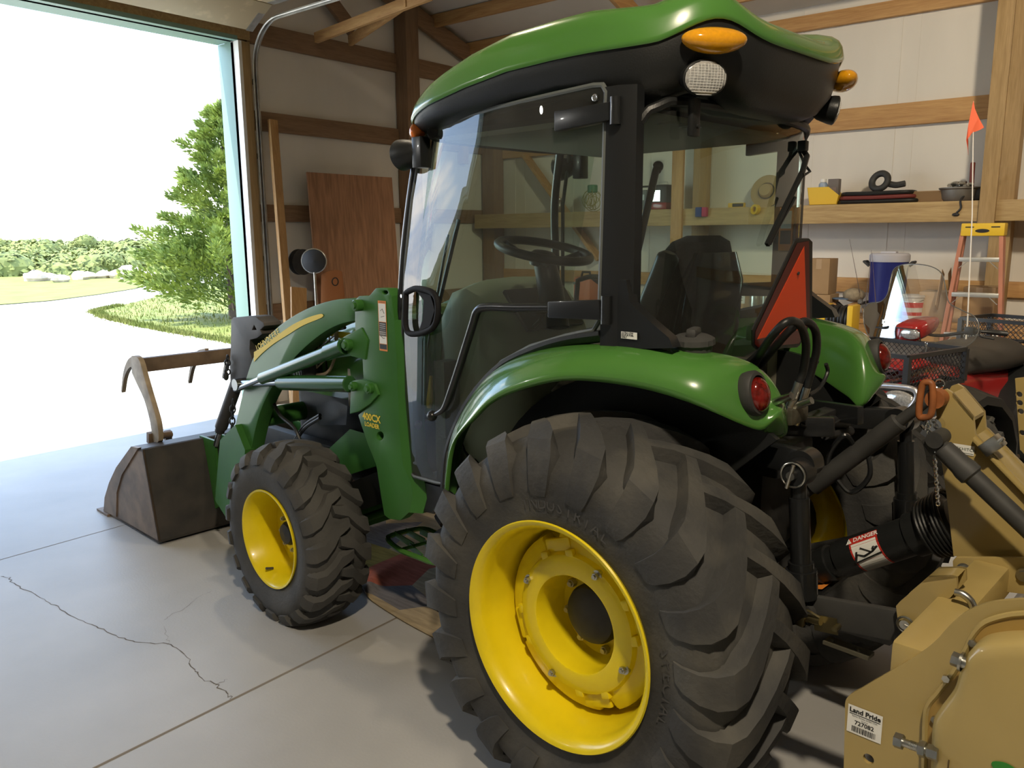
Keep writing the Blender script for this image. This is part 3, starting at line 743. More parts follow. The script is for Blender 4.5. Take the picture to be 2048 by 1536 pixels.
# ---------------- cab frame
def dy(x, z): return .56-interp([.7, 1.5, 2.1], [.062, .068, .135], z)*max(0, (x-.2)/.8)**1.5
def D(px, py, off=0.):
    y = .55
    for _ in range(14): p = T(px, py, 'y', y+off); y = dy(p.x, p.z)
    return p
def posts(q):
    q.loft([[(-.045, .50, z), (-.045, .535, z), (.0, .562, z), (.052, .562, z), (.052, .50, z)] for z in (1.30, 2.12)])
both('rear_post', posts, BLACKM)
APX = [(843, 262), (822, 400), (809, 520), (803, 640), (802, 760), (806, 905)]
def aposts(q):
    pts = [D(a, b, -.015) for a, b in APX]; q.tube(bez(pts, 5), .019, 10)
APO = both('front_post', aposts, BLACKM)
def lower_panel(q):
    q.plate([T(a, b, 'y', .558) for a, b in ((1203, 560), (1252, 560), (1260, 606), (1296, 640), (1338, 676), (1346, 696), (1203, 700))], (0, -.04, 0))
lp = both('cab_lower_panel', lower_panel, BLACKM)
q = MB(); o = T(1258, 671, 'y', .5645); q.quad(o, -X, Z, .056, .02); q.mi = 1
for k, t in enumerate(('ULTRA LOW', 'SULFUR FUEL', 'ONLY')): q.text(t, .0072, o+Vector((.026, 0, .0062-k*.0062)), -X, Z, .0006, 'LEFT', .0003)
P('fuel_sticker', q, [WHITE, INK], lp[0], 0)
# cab floor and sill
q = MB(); zf = .74
q.box((.62, 0, zf-.03), (1.0, .9, .06), None, .01); q.box((.98, 0, .98), (.06, .78, .5)); P('cab_floor', q, mat('rubber_floor_mat', (.26, .265, .24), .75, bump=.3, bscale=80))
def sill(q):
    q.plate([D(a, b, -.03) for a, b in ((812, 930), (822, 958), (893, 978), (889, 1010), (862, 1022), (838, 1012), (820, 985))], (0, -.05, 0))
    q.tube([D(890, 980, -.04), D(888, 1005, -.04), D(868, 1022, -.04), D(842, 1016, -.04)], .012, 8)
both('cab_sill', sill, BLACKM)
# rear wheel-arch trim between door and fender
def arch(q):
    pts = [D(a, b, -.012) for a, b in ((893, 975), (900, 905), (923, 842), (955, 788), (1005, 735), (1062, 705), (1130, 683), (1205, 672))]
    q.tube(bez(pts, 5), .024, 8, flat=.6)
both('arch_trim', arch, BLACKP)

# ---------------- doors
DPX = [(850, 262), (905, 241), (1000, 213), (1100, 190), (1185, 171), (1204, 170), (1212, 184), (1211, 205), (1207, 350), (1203, 480), (1198, 640), (1186, 660), (1130, 672), (1060, 693), (1003, 724), (950, 778), (918, 833), (897, 893), (890, 968), (870, 965), (828, 953), (816, 940), (807, 900), (803, 760), (805, 640), (811, 520), (824, 400), (843, 280)]
def door_glass(q, s):
    import mathutils.geometry as mg
    pts = [D(a, b) for a, b in DPX]
    # fill a fine grid clipped to the outline in (x, z), bent to the curved side
    xs = [p.x for p in pts]; zs = [p.z for p in pts]
    loop = [q.bm.verts.new((p.x, 0, p.z)) for p in pts]
    es = [q.bm.edges.new((loop[i], loop[(i+1) % len(loop)])) for i in range(len(loop))]
    bmesh.ops.triangle_fill(q.bm, edges=es, use_beauty=True)
    for k in range(1, 30):
        xx = lerp(.35, 1.12, k/30)
        bmesh.ops.bisect_plane(q.bm, geom=q.bm.verts[:]+q.bm.edges[:]+q.bm.faces[:], plane_co=(xx, 0, 0), plane_no=(1, 0, 0))
    for k in range(1, 12): bmesh.ops.bisect_plane(q.bm, geom=q.bm.verts[:]+q.bm.edges[:]+q.bm.faces[:], plane_co=(0, 0, lerp(.75, 2.15, k/12)), plane_no=(0, 0, 1))
    for v in q.bm.verts: v.co.y = dy(v.co.x, v.co.z)*s
DOORS = []
for s in (1, -1):
    q = MB(); door_glass(q, s); bmesh.ops.recalc_face_normals(q.bm, faces=q.bm.faces[:])
    d = q.build('cab_door', GLASS, TR, 180, recalc=False); DOORS.append(d)
    q = MB(); pts = [D(a, b) for a, b in DPX]; pts = [Vector((p.x, s*(p.y-.004), p.z)) for p in pts]
    q.tube(pts, .0085, 8, closed=True); P('door_seal', q, mat('grey_seal', (.09, .1, .095), .55) if 'grey_seal' not in MATS else MATS['grey_seal'], d)
    for hp in (((1108, 222), (1217, 203), (1218, 240), (1108, 263)), ((1095, 603), (1198, 600), (1200, 640), (1095, 636))):
        q = MB(); c4 = [T(a, b, 'y', .585) for a, b in hp]
        q.plate([(p.x, s*p.y, p.z) for p in c4], (0, -s*.03, 0), (), .004); x0 = min(p.x for p in c4); q.cyl((x0-.012, s*.572, c4[2].z-.012), (x0-.012, s*.572, c4[1].z+.012), .016, 12)
        P('door_hinge', q, BLACKM, d)
    # loop handle at the front edge
    q = MB(); c = D(840, 620); hw, hh = .055, .078
    loop = bez([D(a, b, .022) for a, b in ((812, 585), (812, 655), (830, 668), (866, 655), (876, 620), (868, 588), (835, 577))]+[D(812, 585, .022)], 6)
    q.tube([(p.x, s*p.y, p.z) for p in loop[:-1]], .0115, 10, closed=True)
    hb = [D(a, b, .012) for a, b in ((838, 582), (866, 590), (874, 620), (864, 652), (842, 662), (850, 640), (852, 600))]
    q.plate([(p.x, s*p.y, p.z) for p in hb], (0, s*.012, 0))
    P('door_handle', q, HANDLEM, d)
    q = MB(); hp = D(806, 592, .022); q.cyl((hp.x, s*hp.y, hp.z), (hp.x+.002, s*(hp.y+.008), hp.z), .007, 12); P('lock_cylinder', q, CHROME, d)
    q = MB(); rail = bez([T(a, b, 'y', .545) for a, b in ((1100, 615), (1030, 615), (975, 614), (955, 622), (945, 650), (920, 730), (898, 795), (885, 820), (864, 832))], 6)
    q.tube([(p.x, s*p.y, p.z) for p in rail], [.0145]*(len(rail)-14)+[.0145-.0006*k for k in range(14)], 10)
    pe = rail[-1]; q.ball((pe.x, s*pe.y, pe.z), .02)
    P('grab_rail', q, BLACKM, d)
    q = MB(); p = T(1190, 195, 'y', .566); q.torus((p.x, s*p.y, p.z), Y, .008, .003, 16, 6); q.cyl((p.x, s*(p.y-.01), p.z), (p.x, s*(p.y+.002), p.z), .007, 12); P('door_bolt', q, CHROME, d)

# ---------------- roof: green shell, black body, lamps
def plan(th, k=1., n=4.2):
    c, s_ = cos(th), sin(th); n = 4.2 if c < 0 else lerp(4.2, 6.5, min(1, c*2.5)); a = .67 if c < 0 else .66
    x = (abs(c)**(2/n))*(1 if c > 0 else -1)*a*k; y = (abs(s_)**(2/n))*(1 if s_ > 0 else -1)*k
    wy = interp([-.7, -.45, .0, .4, .67], [.535, .575, .59, .57, .515], x/k)
    return .405+x, y*wy
def zlip(x, y):
    z = interp([-.30, -.1, .1, .3, .5, .86, 1.07], [2.256, 2.226, 2.226, 2.222, 2.21, 2.158, 2.115], x)
    return z + .05*math.exp(-((x+.235)/.12)**2-((abs(y)-.42)/.13)**2)
def hgt(x): return interp([-.28, -.15, .1, .5, .75, .9, 1.07], [.06, .1, .118, .115, .095, .07, .035], x)
NTH = 96
def level(k, f, dz=0., lipf=None):
    r = []
    for j in range(NTH):
        th = 2*pi*j/NTH; x, y = plan(th, k); x0, y0 = plan(th)
        r.append((x, y, zlip(x0, y0)*(1) + (f(x0) if callable(f) else f) + dz))
    return r
q = MB()
q.loft([level(.972, -.004), level(.995, -.010), level(1.002, -.004), level(1., .006), level(.992, lambda x: hgt(x)*.45), level(.975, lambda x: hgt(x)*.72), level(.945, lambda x: hgt(x)*.9), level(.88, lambda x: hgt(x)*1.02), level(.7, lambda x: hgt(x)*1.12), level(.4, lambda x: hgt(x)*1.2), level(.05, lambda x: hgt(x)*1.22)])
# raised panel down the middle of the roof
roof = P('roof', q, GREEN, None, 60)
q = MB()
def dep(x): return -interp([-.28, -.05, .2, .6, .9, 1.07], [.185, .15, .10, .078, .055, .045], x)
q.loft([level(.985, 0.), level(.985, -.012), level(.978, lambda x: dep(x)*.35), level(.955, lambda x: dep(x)*.7), level(.91, lambda x: dep(x)*.93), level(.86, dep), level(.80, lambda x: dep(x)-.002)], True, True)
rb = P('roof_body', q, BLACKP, None, 60)
q = MB(); q.box((.42, 0, 2.055), (.86, .9, .02), None, .008)
for y in (.28, .16): q.cyl((.02, y, 2.04), (.02, y, 2.048), .035, 20)
P('headliner', q, HEADL)
for s in (1, -1):
    n_ = Vector((-.80, s*.6, -.05)).normalized(); up = Vector((0, 0, 1)); xv = up.cross(n_).normalized(); yv = n_.cross(xv); M = Matrix((xv, yv, n_)).transposed()
    c = Vector((-.208, s*.42, 2.222))
    q = MB(); q.ball((0, 0, 0), (1, 1, 1), 32, 14)
    for v in q.bm.verts:
        p = v.co; v.co = c+n_*.004+M @ Vector((p.x*.092, p.y*.034+p.x*p.x*.004, p.z*.042))
    P('turn_signal', q, AMBER, rb)
    c = Vector((-.186, s*.424, 2.13))
    n_ = Vector((-.86, s*.48, -.18)).normalized(); xv = up.cross(n_).normalized(); yv = n_.cross(xv); M = Matrix((xv, yv, n_)).transposed()
    q = MB(); q.lathe([(.0005, -.075), (.03, -.075), (.048, -.05), (.0605, -.01), (.062, .004), (.058, .008)], (0, 0, 0), Z, 40)
    for v in q.bm.verts: v.co = c+M @ Vector((v.co.x*1.08, v.co.y*.78, v.co.z))
    wl = P('work_light', q, BLACKP, rb)
    q = MB(); q.ball((0, 0, 0), (1, 1, 1), 40, 14)
    for v in q.bm.verts: v.co = c+M @ Vector((v.co.x*.066, v.co.y*.047, v.co.z*.016+.001))
    q.mi = 1
    for k in range(-6, 7):
        a = k*.0099
        for (u0, v0, u1, v1) in ((a, -1, a, 1), (-1, a*.7, 1, a*.7)):
            pts = []
            for j in range(9):
                uu = lerp(u0, u1, j/8); vv = lerp(v0, v1, j/8)
                if abs(u0) < 1: m = .047*sqrt(max(0, 1-(a/.066)**2)); vv = lerp(-m, m, j/8)
                else: m = .066*sqrt(max(0, 1-(a*.7/.047)**2)); uu = lerp(-m, m, j/8)
                h = .016*sqrt(max(0, 1-(uu/.066)**2-(vv/.047)**2))+.0014
                pts.append(c+M @ Vector((uu, vv, h)))
            q.tube(pts, .0009, 4)
    P('lens', q, [CLEARL, mat('lens_rib', (.8, .8, .78), .15, metal=.3) if 'lens_rib' not in MATS else MATS['lens_rib']], wl)
    # front marker lens and front work light on the post
    q = MB(); x, y = plan(radians(42)); q.ball((x-.012, s*(y-.015), zlip(x, y)-.035), (.03, .03, .035), 20, 12); P('front_marker', q, mat('marker_amber', (.8, .2, .03), .2, coat=.5) if 'marker_amber' not in MATS else MATS['marker_amber'], rb)
    q = MB(); c = D(822, 305, .03); c.y *= s; ax = Vector((1, 0, -.12)).normalized()
    q.lathe([(.0005, -.045), (.025, -.043), (.042, -.02), (.055, .03), (.058, .055), (.054, .06)], c, ax, 32)
    fl = P('front_work_light', q, BLACKP, APO[0 if s > 0 else 1])
    q = MB(); q.lathe([(.0005, .066), (.03, .064), (.055, .057)], c, ax, 32); P('lens', q, CLEARL, fl)
    q = MB(); q.box(c+Vector((-.065, s*.004, -.005)), (.05, .05, .11), None, .004); P('lamp_bracket', q, BLACKM, fl)

# ---------------- rear window
RWP = [(-.0, .515), (-.035, .50), (-.07, .46), (-.095, .38), (-.11, .22), (-.115, 0), (-.11, -.22), (-.095, -.38), (-.07, -.46), (-.035, -.50), (-.0, -.515)]
def rwz(y): return interp([0, .25, .36, .44, .485, .505, .515], [1.30, 1.335, 1.365, 1.43, 1.47, 1.51, 1.58], abs(y)), interp([0, .3, .44, .49, .515], [2.085, 2.085, 2.08, 2.055, 2.0], abs(y))
rw = bez([(x, y, 0) for x, y in RWP], 5)
q = MB(); q.grid([[(p.x, p.y, lerp(rwz(p.y)[0], rwz(p.y)[1], k/6)) for p in rw] for k in range(7)])
bmesh.ops.recalc_face_normals(q.bm, faces=q.bm.faces[:])
rwin = q.build('rear_window', GLASSR, TR, 180, recalc=False)
q = MB(); lo = [Vector((p.x-.004, p.y, rwz(p.y)[0])) for p in rw]; hi = [Vector((p.x-.004, p.y, rwz(p.y)[1])) for p in rw]
q.tube(lo+hi[::-1], .014, 8, closed=True); P('window_seal', q, BLACKP, rwin)
q = MB(); p = T(1388, 235, 'x', -.135); q.box(p, (.02, .042, .105), None, .008); q.cyl(p+Vector((-.012, 0, -.025)), p+Vector((-.018, 0, -.025)), .006, 12); P('window_latch', q, BLACKP, rwin)
q = MB()
a, b = T(1604, 345, 'x', -.15), T(1534, 490, 'x', -.13); q.bar(a, b, .012, .016); 
for off in ((.0, 0), (.012, -.012)): q.tube([T(1590, 395, 'x', -.14)+Vector((0, off[0], off[1])), T(1556, 455, 'x', -.135), T(1540, 488, 'x', -.13)], .006, 6)
q.tube([T(1606, 300, 'x', -.12), T(1614, 312, 'x', -.13), T(1603, 350, 'x', -.15)], .01, 8)
q.box(T(1606, 292, 'x', -.12), (.03, .03, .035), None, .005); q.tube([T(1597, 300, 'x', -.1), T(1610, 330, 'x', -.14), T(1620, 343, 'x', -.15), T(1606, 352, 'x', -.15)], .005, 6)
P('rear_wiper', q, BLACKP, rwin)
q = MB(); a, b = T(1312, 340, 'x', -.03), T(1271, 520, 'x', -.03); q.tube([a, b], .011, 12); q.tube([b, T(1262, 560, 'x', -.03)], .005, 8); q.ball(T(1316, 333, 'x', -.03), .016); q.ball(T(1314, 340, 'x', -.03), .013)
P('gas_strut', q, BLACKM, rwin)
# label plate on the far rear post, seen through the glass
q = MB(); q.box((-.0, -.497, 1.73), (.055, .006, .16), None, .002); q.mi = 1; q.quad((-.0, -.4935, 1.765), X, Z, .042, .065); q.mi = 2; q.quad((0., -.4934, 1.70), X, Z, .042, .05)
P('warning_plate', q, [ORGI, WHITE, INK])

# ---------------- windshield and front header
q = MB(); pl = [(.99, .47), (1.06, .40), (1.10, .25), (1.115, 0), (1.10, -.25), (1.06, -.40), (.99, -.47)]
ws = bez([(x, y, 0) for x, y in pl], 4)
q.grid([[(p.x+interp([0, .5, 1], [.03, .02, -.10], k/8), p.y, lerp(.98, 2.08, k/8)) for p in ws] for k in range(9)])
bmesh.ops.recalc_face_normals(q.bm, faces=q.bm.faces[:]); win = q.build('windshield', GLASSF, TR, 180, recalc=False)
q = MB(); q.tube([(p.x+.03, p.y, .98) for p in ws], .014, 8); q.tube([(p.x-.10, p.y, 2.08) for p in ws], .02, 8); P('windshield_seal', q, BLACKP, win)
q = MB(); q.tube([(1.16, .35, 1.02), (1.14, .30, 1.3), (1.10, .22, 1.72)], .006, 6); q.tube([(1.14, .30, 1.28), (1.10, .16, 1.78)], .009, 6); P('front_wiper', q, BLACKP, win)

# ---------------- inside the cab
q = MB()
def con(x, w, zt, zb=.72): return [(x, -w, zb), (x, -w, zt-.10), (x, -w*.86, zt-.03), (x, -w*.5, zt), (x, 0, zt+.006), (x, w*.5, zt), (x, w*.86, zt-.03), (x, w, zt-.10), (x, w, zb)]
q.loft([con(.66, .20, 1.22), con(.70, .24, 1.30), con(.78, .28, 1.42), con(.86, .30, 1.505), con(.95, .31, 1.54), con(1.03, .31, 1.52), con(1.06, .30, 1.49)])
cons = P('dash_console', q, DASH)
q = MB(); q.plate([(.715, .17, 1.345), (.835, .18, 1.495), (.835, -.18, 1.495), (.715, -.17, 1.345)], (-.012, 0, .012), (), .004)
for y in (.1, 0, -.1): q.cyl((.77, y, 1.425), (.762, y, 1.432), .036, 20)
P('instrument_panel', q, BLACKP, cons)
q = MB(); q.tube([(.70, .02, 1.35), (.74, .0, 1.50), (.77, 0, 1.60)], [.06, .052, .045], 14); P('steering_column', q, BLACKP)
q = MB(); nrm = Vector((-.23, 0, 1)).normalized(); c = Vector((.775, 0, 1.655)); q.torus(c, nrm, .185, .018, 48, 10)
xv = Vector((nrm.z, 0, -nrm.x))
for a in (.3, 2.4, 4.4):
    d = xv*cos(a)+Y*sin(a); q.tube([c-nrm*.03+d*.03, c-nrm*.035+d*.1, c+d*.18], [.022, .018, .014], 8, flat=.5)
q.lathe([(.0005, .0), (.04, -.005), (.058, -.02), (.05, -.06)], c, nrm, 24)
sw = P('steering_wheel', q, BLACKP)
q = MB(); q.tube([(.72, .13, 1.36), (.64, .17, 1.40), (.62, .18, 1.43)], .008, 8); q.ball((.62, .18, 1.44), .02); P('shuttle_lever', q, BLACKP)
# seat
q = MB()
def sb(z, x, w, t): return [(x+t*.5+.01, w*.0, z)]
rings = []
for z, x, w, t in ((1.14, .20, .19, .08), (1.25, .165, .215, .10), (1.40, .13, .225, .10), (1.55, .095, .215, .095), (1.64, .07, .185, .085), (1.69, .055, .14, .07), (1.71, .05, .08, .04)):
    rings.append([(x+t*cos(a)*(1. if cos(a) > 0 else .75), w*(abs(sin(a))**.6)*(1 if sin(a) > 0 else -1), z) for a in [2*pi*k/24 for k in range(24)]])
q.loft(rings); seat = P('seat', q, SEATF)
q = MB(); rings = []
for z, x, w, t in ((1.02, .16, .17, .05), (1.2, .10, .19, .075), (1.40, .055, .19, .075), (1.56, .035, .175, .07), (1.655, .03, .12, .05)):
    rings.append([(x-.02+t*cos(a)*.8, w*(abs(sin(a))**.6)*(1 if sin(a) > 0 else -1), z) for a in [2*pi*k/24 for k in range(24)]])
q.loft(rings); P('seat_shell', q, BLACKG, seat)
q = MB(); rings = [[(.36+.24*(abs(cos(a))**.5)*(1 if cos(a) > 0 else -1)*k, .235*(abs(sin(a))**.5)*(1 if sin(a) > 0 else -1)*k, z) for a in [2*pi*j/28 for j in range(28)]] for z, k in ((1.06, .9), (1.08, 1), (1.14, 1), (1.165, .92))]
q.loft(rings); P('seat_cushion', q, SEATF, seat)
q = MB(); q.box((.32, 0, .92), (.35, .3, .28), None, .03); P('seat_base', q, BLACKP, seat)
ARM = mat('armrest_vinyl', (.055, .075, .075), .35)
for s in (1,):
    q = MB(); pts = bez([(.155, s*.285, 1.16), (.135, s*.285, 1.3), (.09, s*.285, 1.45), (.02, s*.285, 1.61), (.0, s*.285, 1.66)], 4); q.tube(pts, [.036]*(len(pts)-2)+[.033, .02], 14, flat=1.0); P('armrest', q, ARM, seat)
# right-hand console seen past the seat
q = MB(); q.loft([[(x, -.30, 1.0), (x, -.30, z), (x, -.46, z+.02), (x, -.46, 1.0)] for x, z in ((-.05, 1.32), (.1, 1.30), (.3, 1.24), (.55, 1.12))]); q.box((.0, -.38, 1.35), (.12, .1, .06), None, .01); P('side_console', q, mat('beige_console', (.21, .2, .15), .6))
q = MB()
for x, c in ((.3, 0), (.42, 0)): q.tube([(x, -.36, 1.2), (x+.04, -.34, 1.34)], .006, 8); q.ball((x+.04, -.34, 1.35), .016)
P('control_lever', q, mat('orange_knob', (.6, .25, .04), .4))
q = MB(); q.cyl((.95, .36, .72), (.95, .36, .93), .033, 20, bev=.008); P('boot_canister', q, mat('olive_canister', (.17, .17, .13), .5))
q = MB()
for y in (.30, .18): q.tube([(.98, y, 1.0), (.93, y, .86), (.86, y, .80)], .01, 8); q.box((.85, y, .80), (.03, .07, .09), (0, 50, 0), .005)
P('foot_pedal', q, BLACKM)
q = MB(); pts = [T(862, 752, 'y', .44), T(860, 800, 'y', .44), T(858, 815, 'y', .44)]; q.tube(pts, [.006, .014, .01], 8); P('pedal_lock', q, YELD)
# dome lamp cover by the right rear corner of the roof, seen through the glass
q = MB(); c = T(1523, 262, 'y', -.40); q.lathe([(.0005, .03), (.03, .028), (.05, .01), (.056, -.03)], c, Vector((.3, .3, -1)), 24); P('speaker_cover', q, mat('cream_plastic', (.45, .45, .38), .5))

# ---------------- step
q = MB(); 
out = bez([T(a, b, 'z', .36) for a, b in ((884, 1072), (850, 1058), (815, 1062), (780, 1072), (778, 1082), (800, 1100), (840, 1116), (862, 1124), (890, 1128))], 6)
q.tube(out, .012, 8, flat=1.0)
q.bar(T(884, 1076, 'z', .36), T(890, 1126, 'z', .36), .03, .03)
q.tube([T(806, 1098, 'z', .36), T(885, 1076, 'z', .36)], .008, 6)
for a, b in (((790, 1068), (828, 1092)), ((812, 1062), (850, 1083)), ((840, 1062), (876, 1080)), ((820, 1092), (846, 1116)), ((850, 1085), (880, 1115))): q.bar(T(a[0], a[1], 'z', .36), T(b[0], b[1], 'z', .36), .004, .03)
st = P('step', q, GREEN)
q = MB(); q.bar(T(880, 1070, 'z', .38), (.72, .40, .70), .05, .03); P('step_bracket', q, BLACKM)

# ---------------- slow-moving-vehicle triangle
xs = -.355; tilt = .25
def smv(px, py):
    # plane leaning back: x = xs - (z-1.45)*tilt
    x = xs
    for _ in range(15): p = T(px, py, 'x', x); x = xs-(p.z-1.45)*tilt
    return p
def S(L): return [smv(a, b) for a, b in L]
nb = Vector((1, 0, tilt)).normalized()*.004
q = MB(); q.plate(S([(1590, 482), (1597, 477), (1618, 477), (1625, 484), (1624, 640), (1600, 690), (1594, 695), (1512, 699), (1505, 690), (1505, 660)]), nb); q.mi = 1
fr = Vector((-1, 0, -tilt)).normalized()
q.plate([p+fr*.001 for p in S([(1594, 486), (1617, 482), (1619, 640), (1597, 687), (1515, 694), (1509, 688), (1510, 664)])], fr*.0005); q.mi = 2
q.plate([p+fr*.002 for p in S([(1607, 492), (1612, 640), (1610, 656), (1513, 678)])], fr*.0005)
q.mi = 3
for a, b in ((1594, 546), (1573, 641)): p = smv(a, b)+fr*.002; q.cyl(p, p+fr*.004, .005, 10)
q.mi = 0; q.bar(smv(1600, 640)-fr*.012, Vector((-.12, smv(1600, 640).y-.02, 1.25)), .03, .01)
P('slow_vehicle_sign', q, [BLACKP, REDR, ORANGE, DARK])

# ---------------- hydraulics, hitch and PTO at the rear
def hose(L, r=.0125):
    return bez([T(a, b, 'x', x) for a, b, x in L], 7)
fitb = []
for k, L in enumerate((((1508, 730, -.30), (1525, 700, -.37), (1550, 665, -.43), (1576, 643, -.46), (1600, 650, -.46), (1612, 690, -.45), (1607, 740, -.43), (1598, 765, -.42)), ((1516, 735, -.30), (1545, 700, -.37), (1580, 660, -.43), (1610, 643, -.46), (1630, 660, -.46), (1633, 700, -.45), (1622, 745, -.43), (1613, 775, -.42)))):
    q = MB(); h = hose(L); q.tube(h, .0115, 10); ho = P('hydraulic_hose', q, BLACKP)
    e = h[-1]; d = (h[-1]-h[-3]).normalized(); q = MB()
    q.cyl(e, e+d*.045, .0125, 14); q.cyl(e+d*.045, e+d*.055, .015, 6); q.cyl(e+d*.055, e+d*.075, .0115, 14); q.cyl(e+d*.075, e+d*.09, .015, 6); q.cyl(e+d*.09, e+d*.115, .012, 14)
    P('hose_coupler', q, STEEL, ho)
q = MB(); p = T(1600, 815, 'x', -.42); q.box(p+Vector((.03, -.01, -.025)), (.06, .11, .05), None, .012)
P('remote_valve', q, mat('valve_zinc', (.16, .15, .11), .4, metal=.6, noise=.4, nscale=30))
for a, b in ((1578, 797), (1618, 806)): q = MB(); c = T(a, b, 'x', -.45); q.cyl(c+Vector((.05, 0, -.02)), c+Vector((-.01, .005, .01)), .011, 14); P('valve_port', q, STEEL)
q = MB(); q.tube(bez([T(a, b, 'x', -.42) for a, b in ((1618, 790), (1640, 775), (1655, 745), (1652, 728))], 6), .006, 8); P('wiring_loom', q, BLACKP)
q = MB(); q.tube(bez([T(a, b, 'x', -.40) for a, b in ((1600, 850), (1640, 858), (1665, 848), (1680, 840))], 6), .004, 6); q.box(T(1640, 838, 'x', -.36), (.05, .2, .05), None, .006); q.cyl(T(1655, 842, 'x', -.38), T(1690, 845, 'x', -.38), .02, 12); q.cyl(T(1650, 870, 'x', -.38), T(1700, 862, 'x', -.38), .016, 12); q.box((-.28, .05, 1.02), (.12, .24, .10), None, .02)
P('hitch_housing', q, DARK)
for s in (1, -1):
    q = MB(); a = T(1470, 935, 'y', .26); b = T(1600, 915, 'y', .33); a.y *= s; b.y *= s
    q.bar((-.12, s*.24, 1.08), Vector((-.50, s*.36, 1.10)), .035, .075, Z, .01); q.cyl((-.50, s*.33, 1.10), (-.50, s*.39, 1.10), .04, 20); q.cyl((-.12, s*.18, 1.08), (-.12, s*.28, 1.08), .055, 20)
    q.bar((-.2, s*.2, 1.13), (-.47, s*.1, 1.15), .03, .06, Z, .008)
    P('lift_arm', q, BLACKM)
    q = MB(); t0 = Vector((-.505, s*.41, 1.085)); b0 = Vector((-.535, s*.41, .74))
    q.cyl(t0, t0.lerp(b0, .25), .02, 14); q.cyl(t0.lerp(b0, .2), t0.lerp(b0, .72), .027, 16); q.cyl(t0.lerp(b0, .72), t0.lerp(b0, .78), .034, 16); q.cyl(t0.lerp(b0, .78), b0, .042, 16); q.cyl(t0-Y*s*.03, t0+Y*s*.03, .038, 20)
    lk = P('lift_link', q, BLACKM)
    q = MB(); q.torus(t0+Y*s*.034, Y, .033, .0028, 28, 6); q.cyl(t0+Y*s*.028, t0+Y*s*.05, .012, 12); q.cyl(t0+Vector((-.006, s*.046, .03)), t0+Vector((.01, s*.046, -.035)), .005, 8); P('linch_pin', q, STEEL, lk)
    q = MB(); q.bar((-.1, s*.30, .50), (-.545, s*.39, .69), .022, .07, Z, .008); q.bar((-.53, s*.395, .70), (-.82, s*.405, .745), .025, .085, Z, .01); q.cyl((-.545, s*.37, .695), (-.545, s*.43, .695), .035, 18)
    ll = P('lower_link', q, GREYD)
    q = MB(); q.box((-.515, s*.435, .69), (.09, .02, .035), (0, -8, 0), .004); q.cyl((-.545, s*.425, .69), (-.60, s*.43, .697), .013, 14); q.tube([(-.60, s*.44, .71), (-.57, s*.446, .722), (-.50, s*.44, .725)], .0035, 6); q.torus((-.5, s*.443, .70), Y, .02, .004, 20, 6); q.bar((-.575, s*.415, .68), (-.64, s*.42, .69), .003, .045); q.cyl((-.64, s*.40, .69), (-.64, s*.44, .69), .008, 10)
    P('stabilizer_pin', q, BRASS, ll)
# top link
a, b = T(1622, 975, 'y', .05), T(1800, 842, 'y', .02); d = (b-a).normalized()
q = MB(); q.cyl(a, b, .029, 20, bev=.006); q.cyl(a-d*.05, a, .02, 12); q.cyl(b, b+d*.09, .017, 12)
tl = P('top_link', q, GREYD)
q = MB(); s1 = [a.lerp(b, .18)+Vector((0, 0, .02)), a.lerp(b, .25)+Vector((0, .02, .07)), a.lerp(b, .42)+Vector((0, .03, .085)), a.lerp(b, .5)+Vector((0, .0, .03))]; q.tube(bez(s1, 6), .008, 8)
s2 = [a.lerp(b, .30)+Vector((0, 0, -.03)), a.lerp(b, .38)+Vector((-.03, 0, -.085)), a.lerp(b, .58)+Vector((-.03, 0, -.075)), a.lerp(b, .66)+Vector((0, 0, -.02))]; q.tube(bez(s2, 6), .008, 8); P('turnbuckle_handle', q, BLACKM, tl)
q = MB(); q.bar((-.38, -.12, .42), (-.62, -.10, .44), .05, .015); P('drawbar', q, DARK)
q = MB(); q.plate([(-.30, .12, .56), (-.46, .13, .60), (-.46, -.13, .60), (-.30, -.12, .56)], (0, 0, .012)); q.mi = 1; q.quad((-.43, .02, .6065), -Y, Vector((1, 0, -.25)), .1, .05, .0075); P('pto_shield', q, [BLACKP, ORGI])
# ================================================================== front loader with bucket and grapple
LD = thing('front_loader', 'green front loader with curved boom arms carrying the black grapple bucket', 'loader', (0, 0, 0), -BY)
LDK = mat('bucket_black', (.03, .029, .028), .55, noise=.4, nscale=6, col2=(.06, .052, .045))
CYLM = mat('cylinder_green', (.03, .10, .03), .22, coat=.25, spec=.4)
ROD = mat('dark_chrome', (.22, .23, .23), .2, metal=1.)
RUST = mat('worn_brown_steel', (.23, .16, .105), .6, noise=.4, nscale=9)
PALES = mat('worn_pale_steel', (.42, .33, .22), .55, noise=.4, nscale=12)
def L(name, q, m, parent=None, smooth=38, label=None):
    o = q.build(name, m, LD if parent is None else parent, smooth)
    if label: o['label'] = label
    return o
def TL(pts, y): return [T(a, b, 'y', y) for a, b in pts]
def sym(name, fn, m, smooth=38, parent=None):
    out = []
    for s in (1, -1):
        q = MB(); fn(q)
        if s < 0: q.mirror_y()
        out.append(L(name, q, m, parent[0 if s > 0 else 1] if parent else None, smooth))
    return out
YM = .50
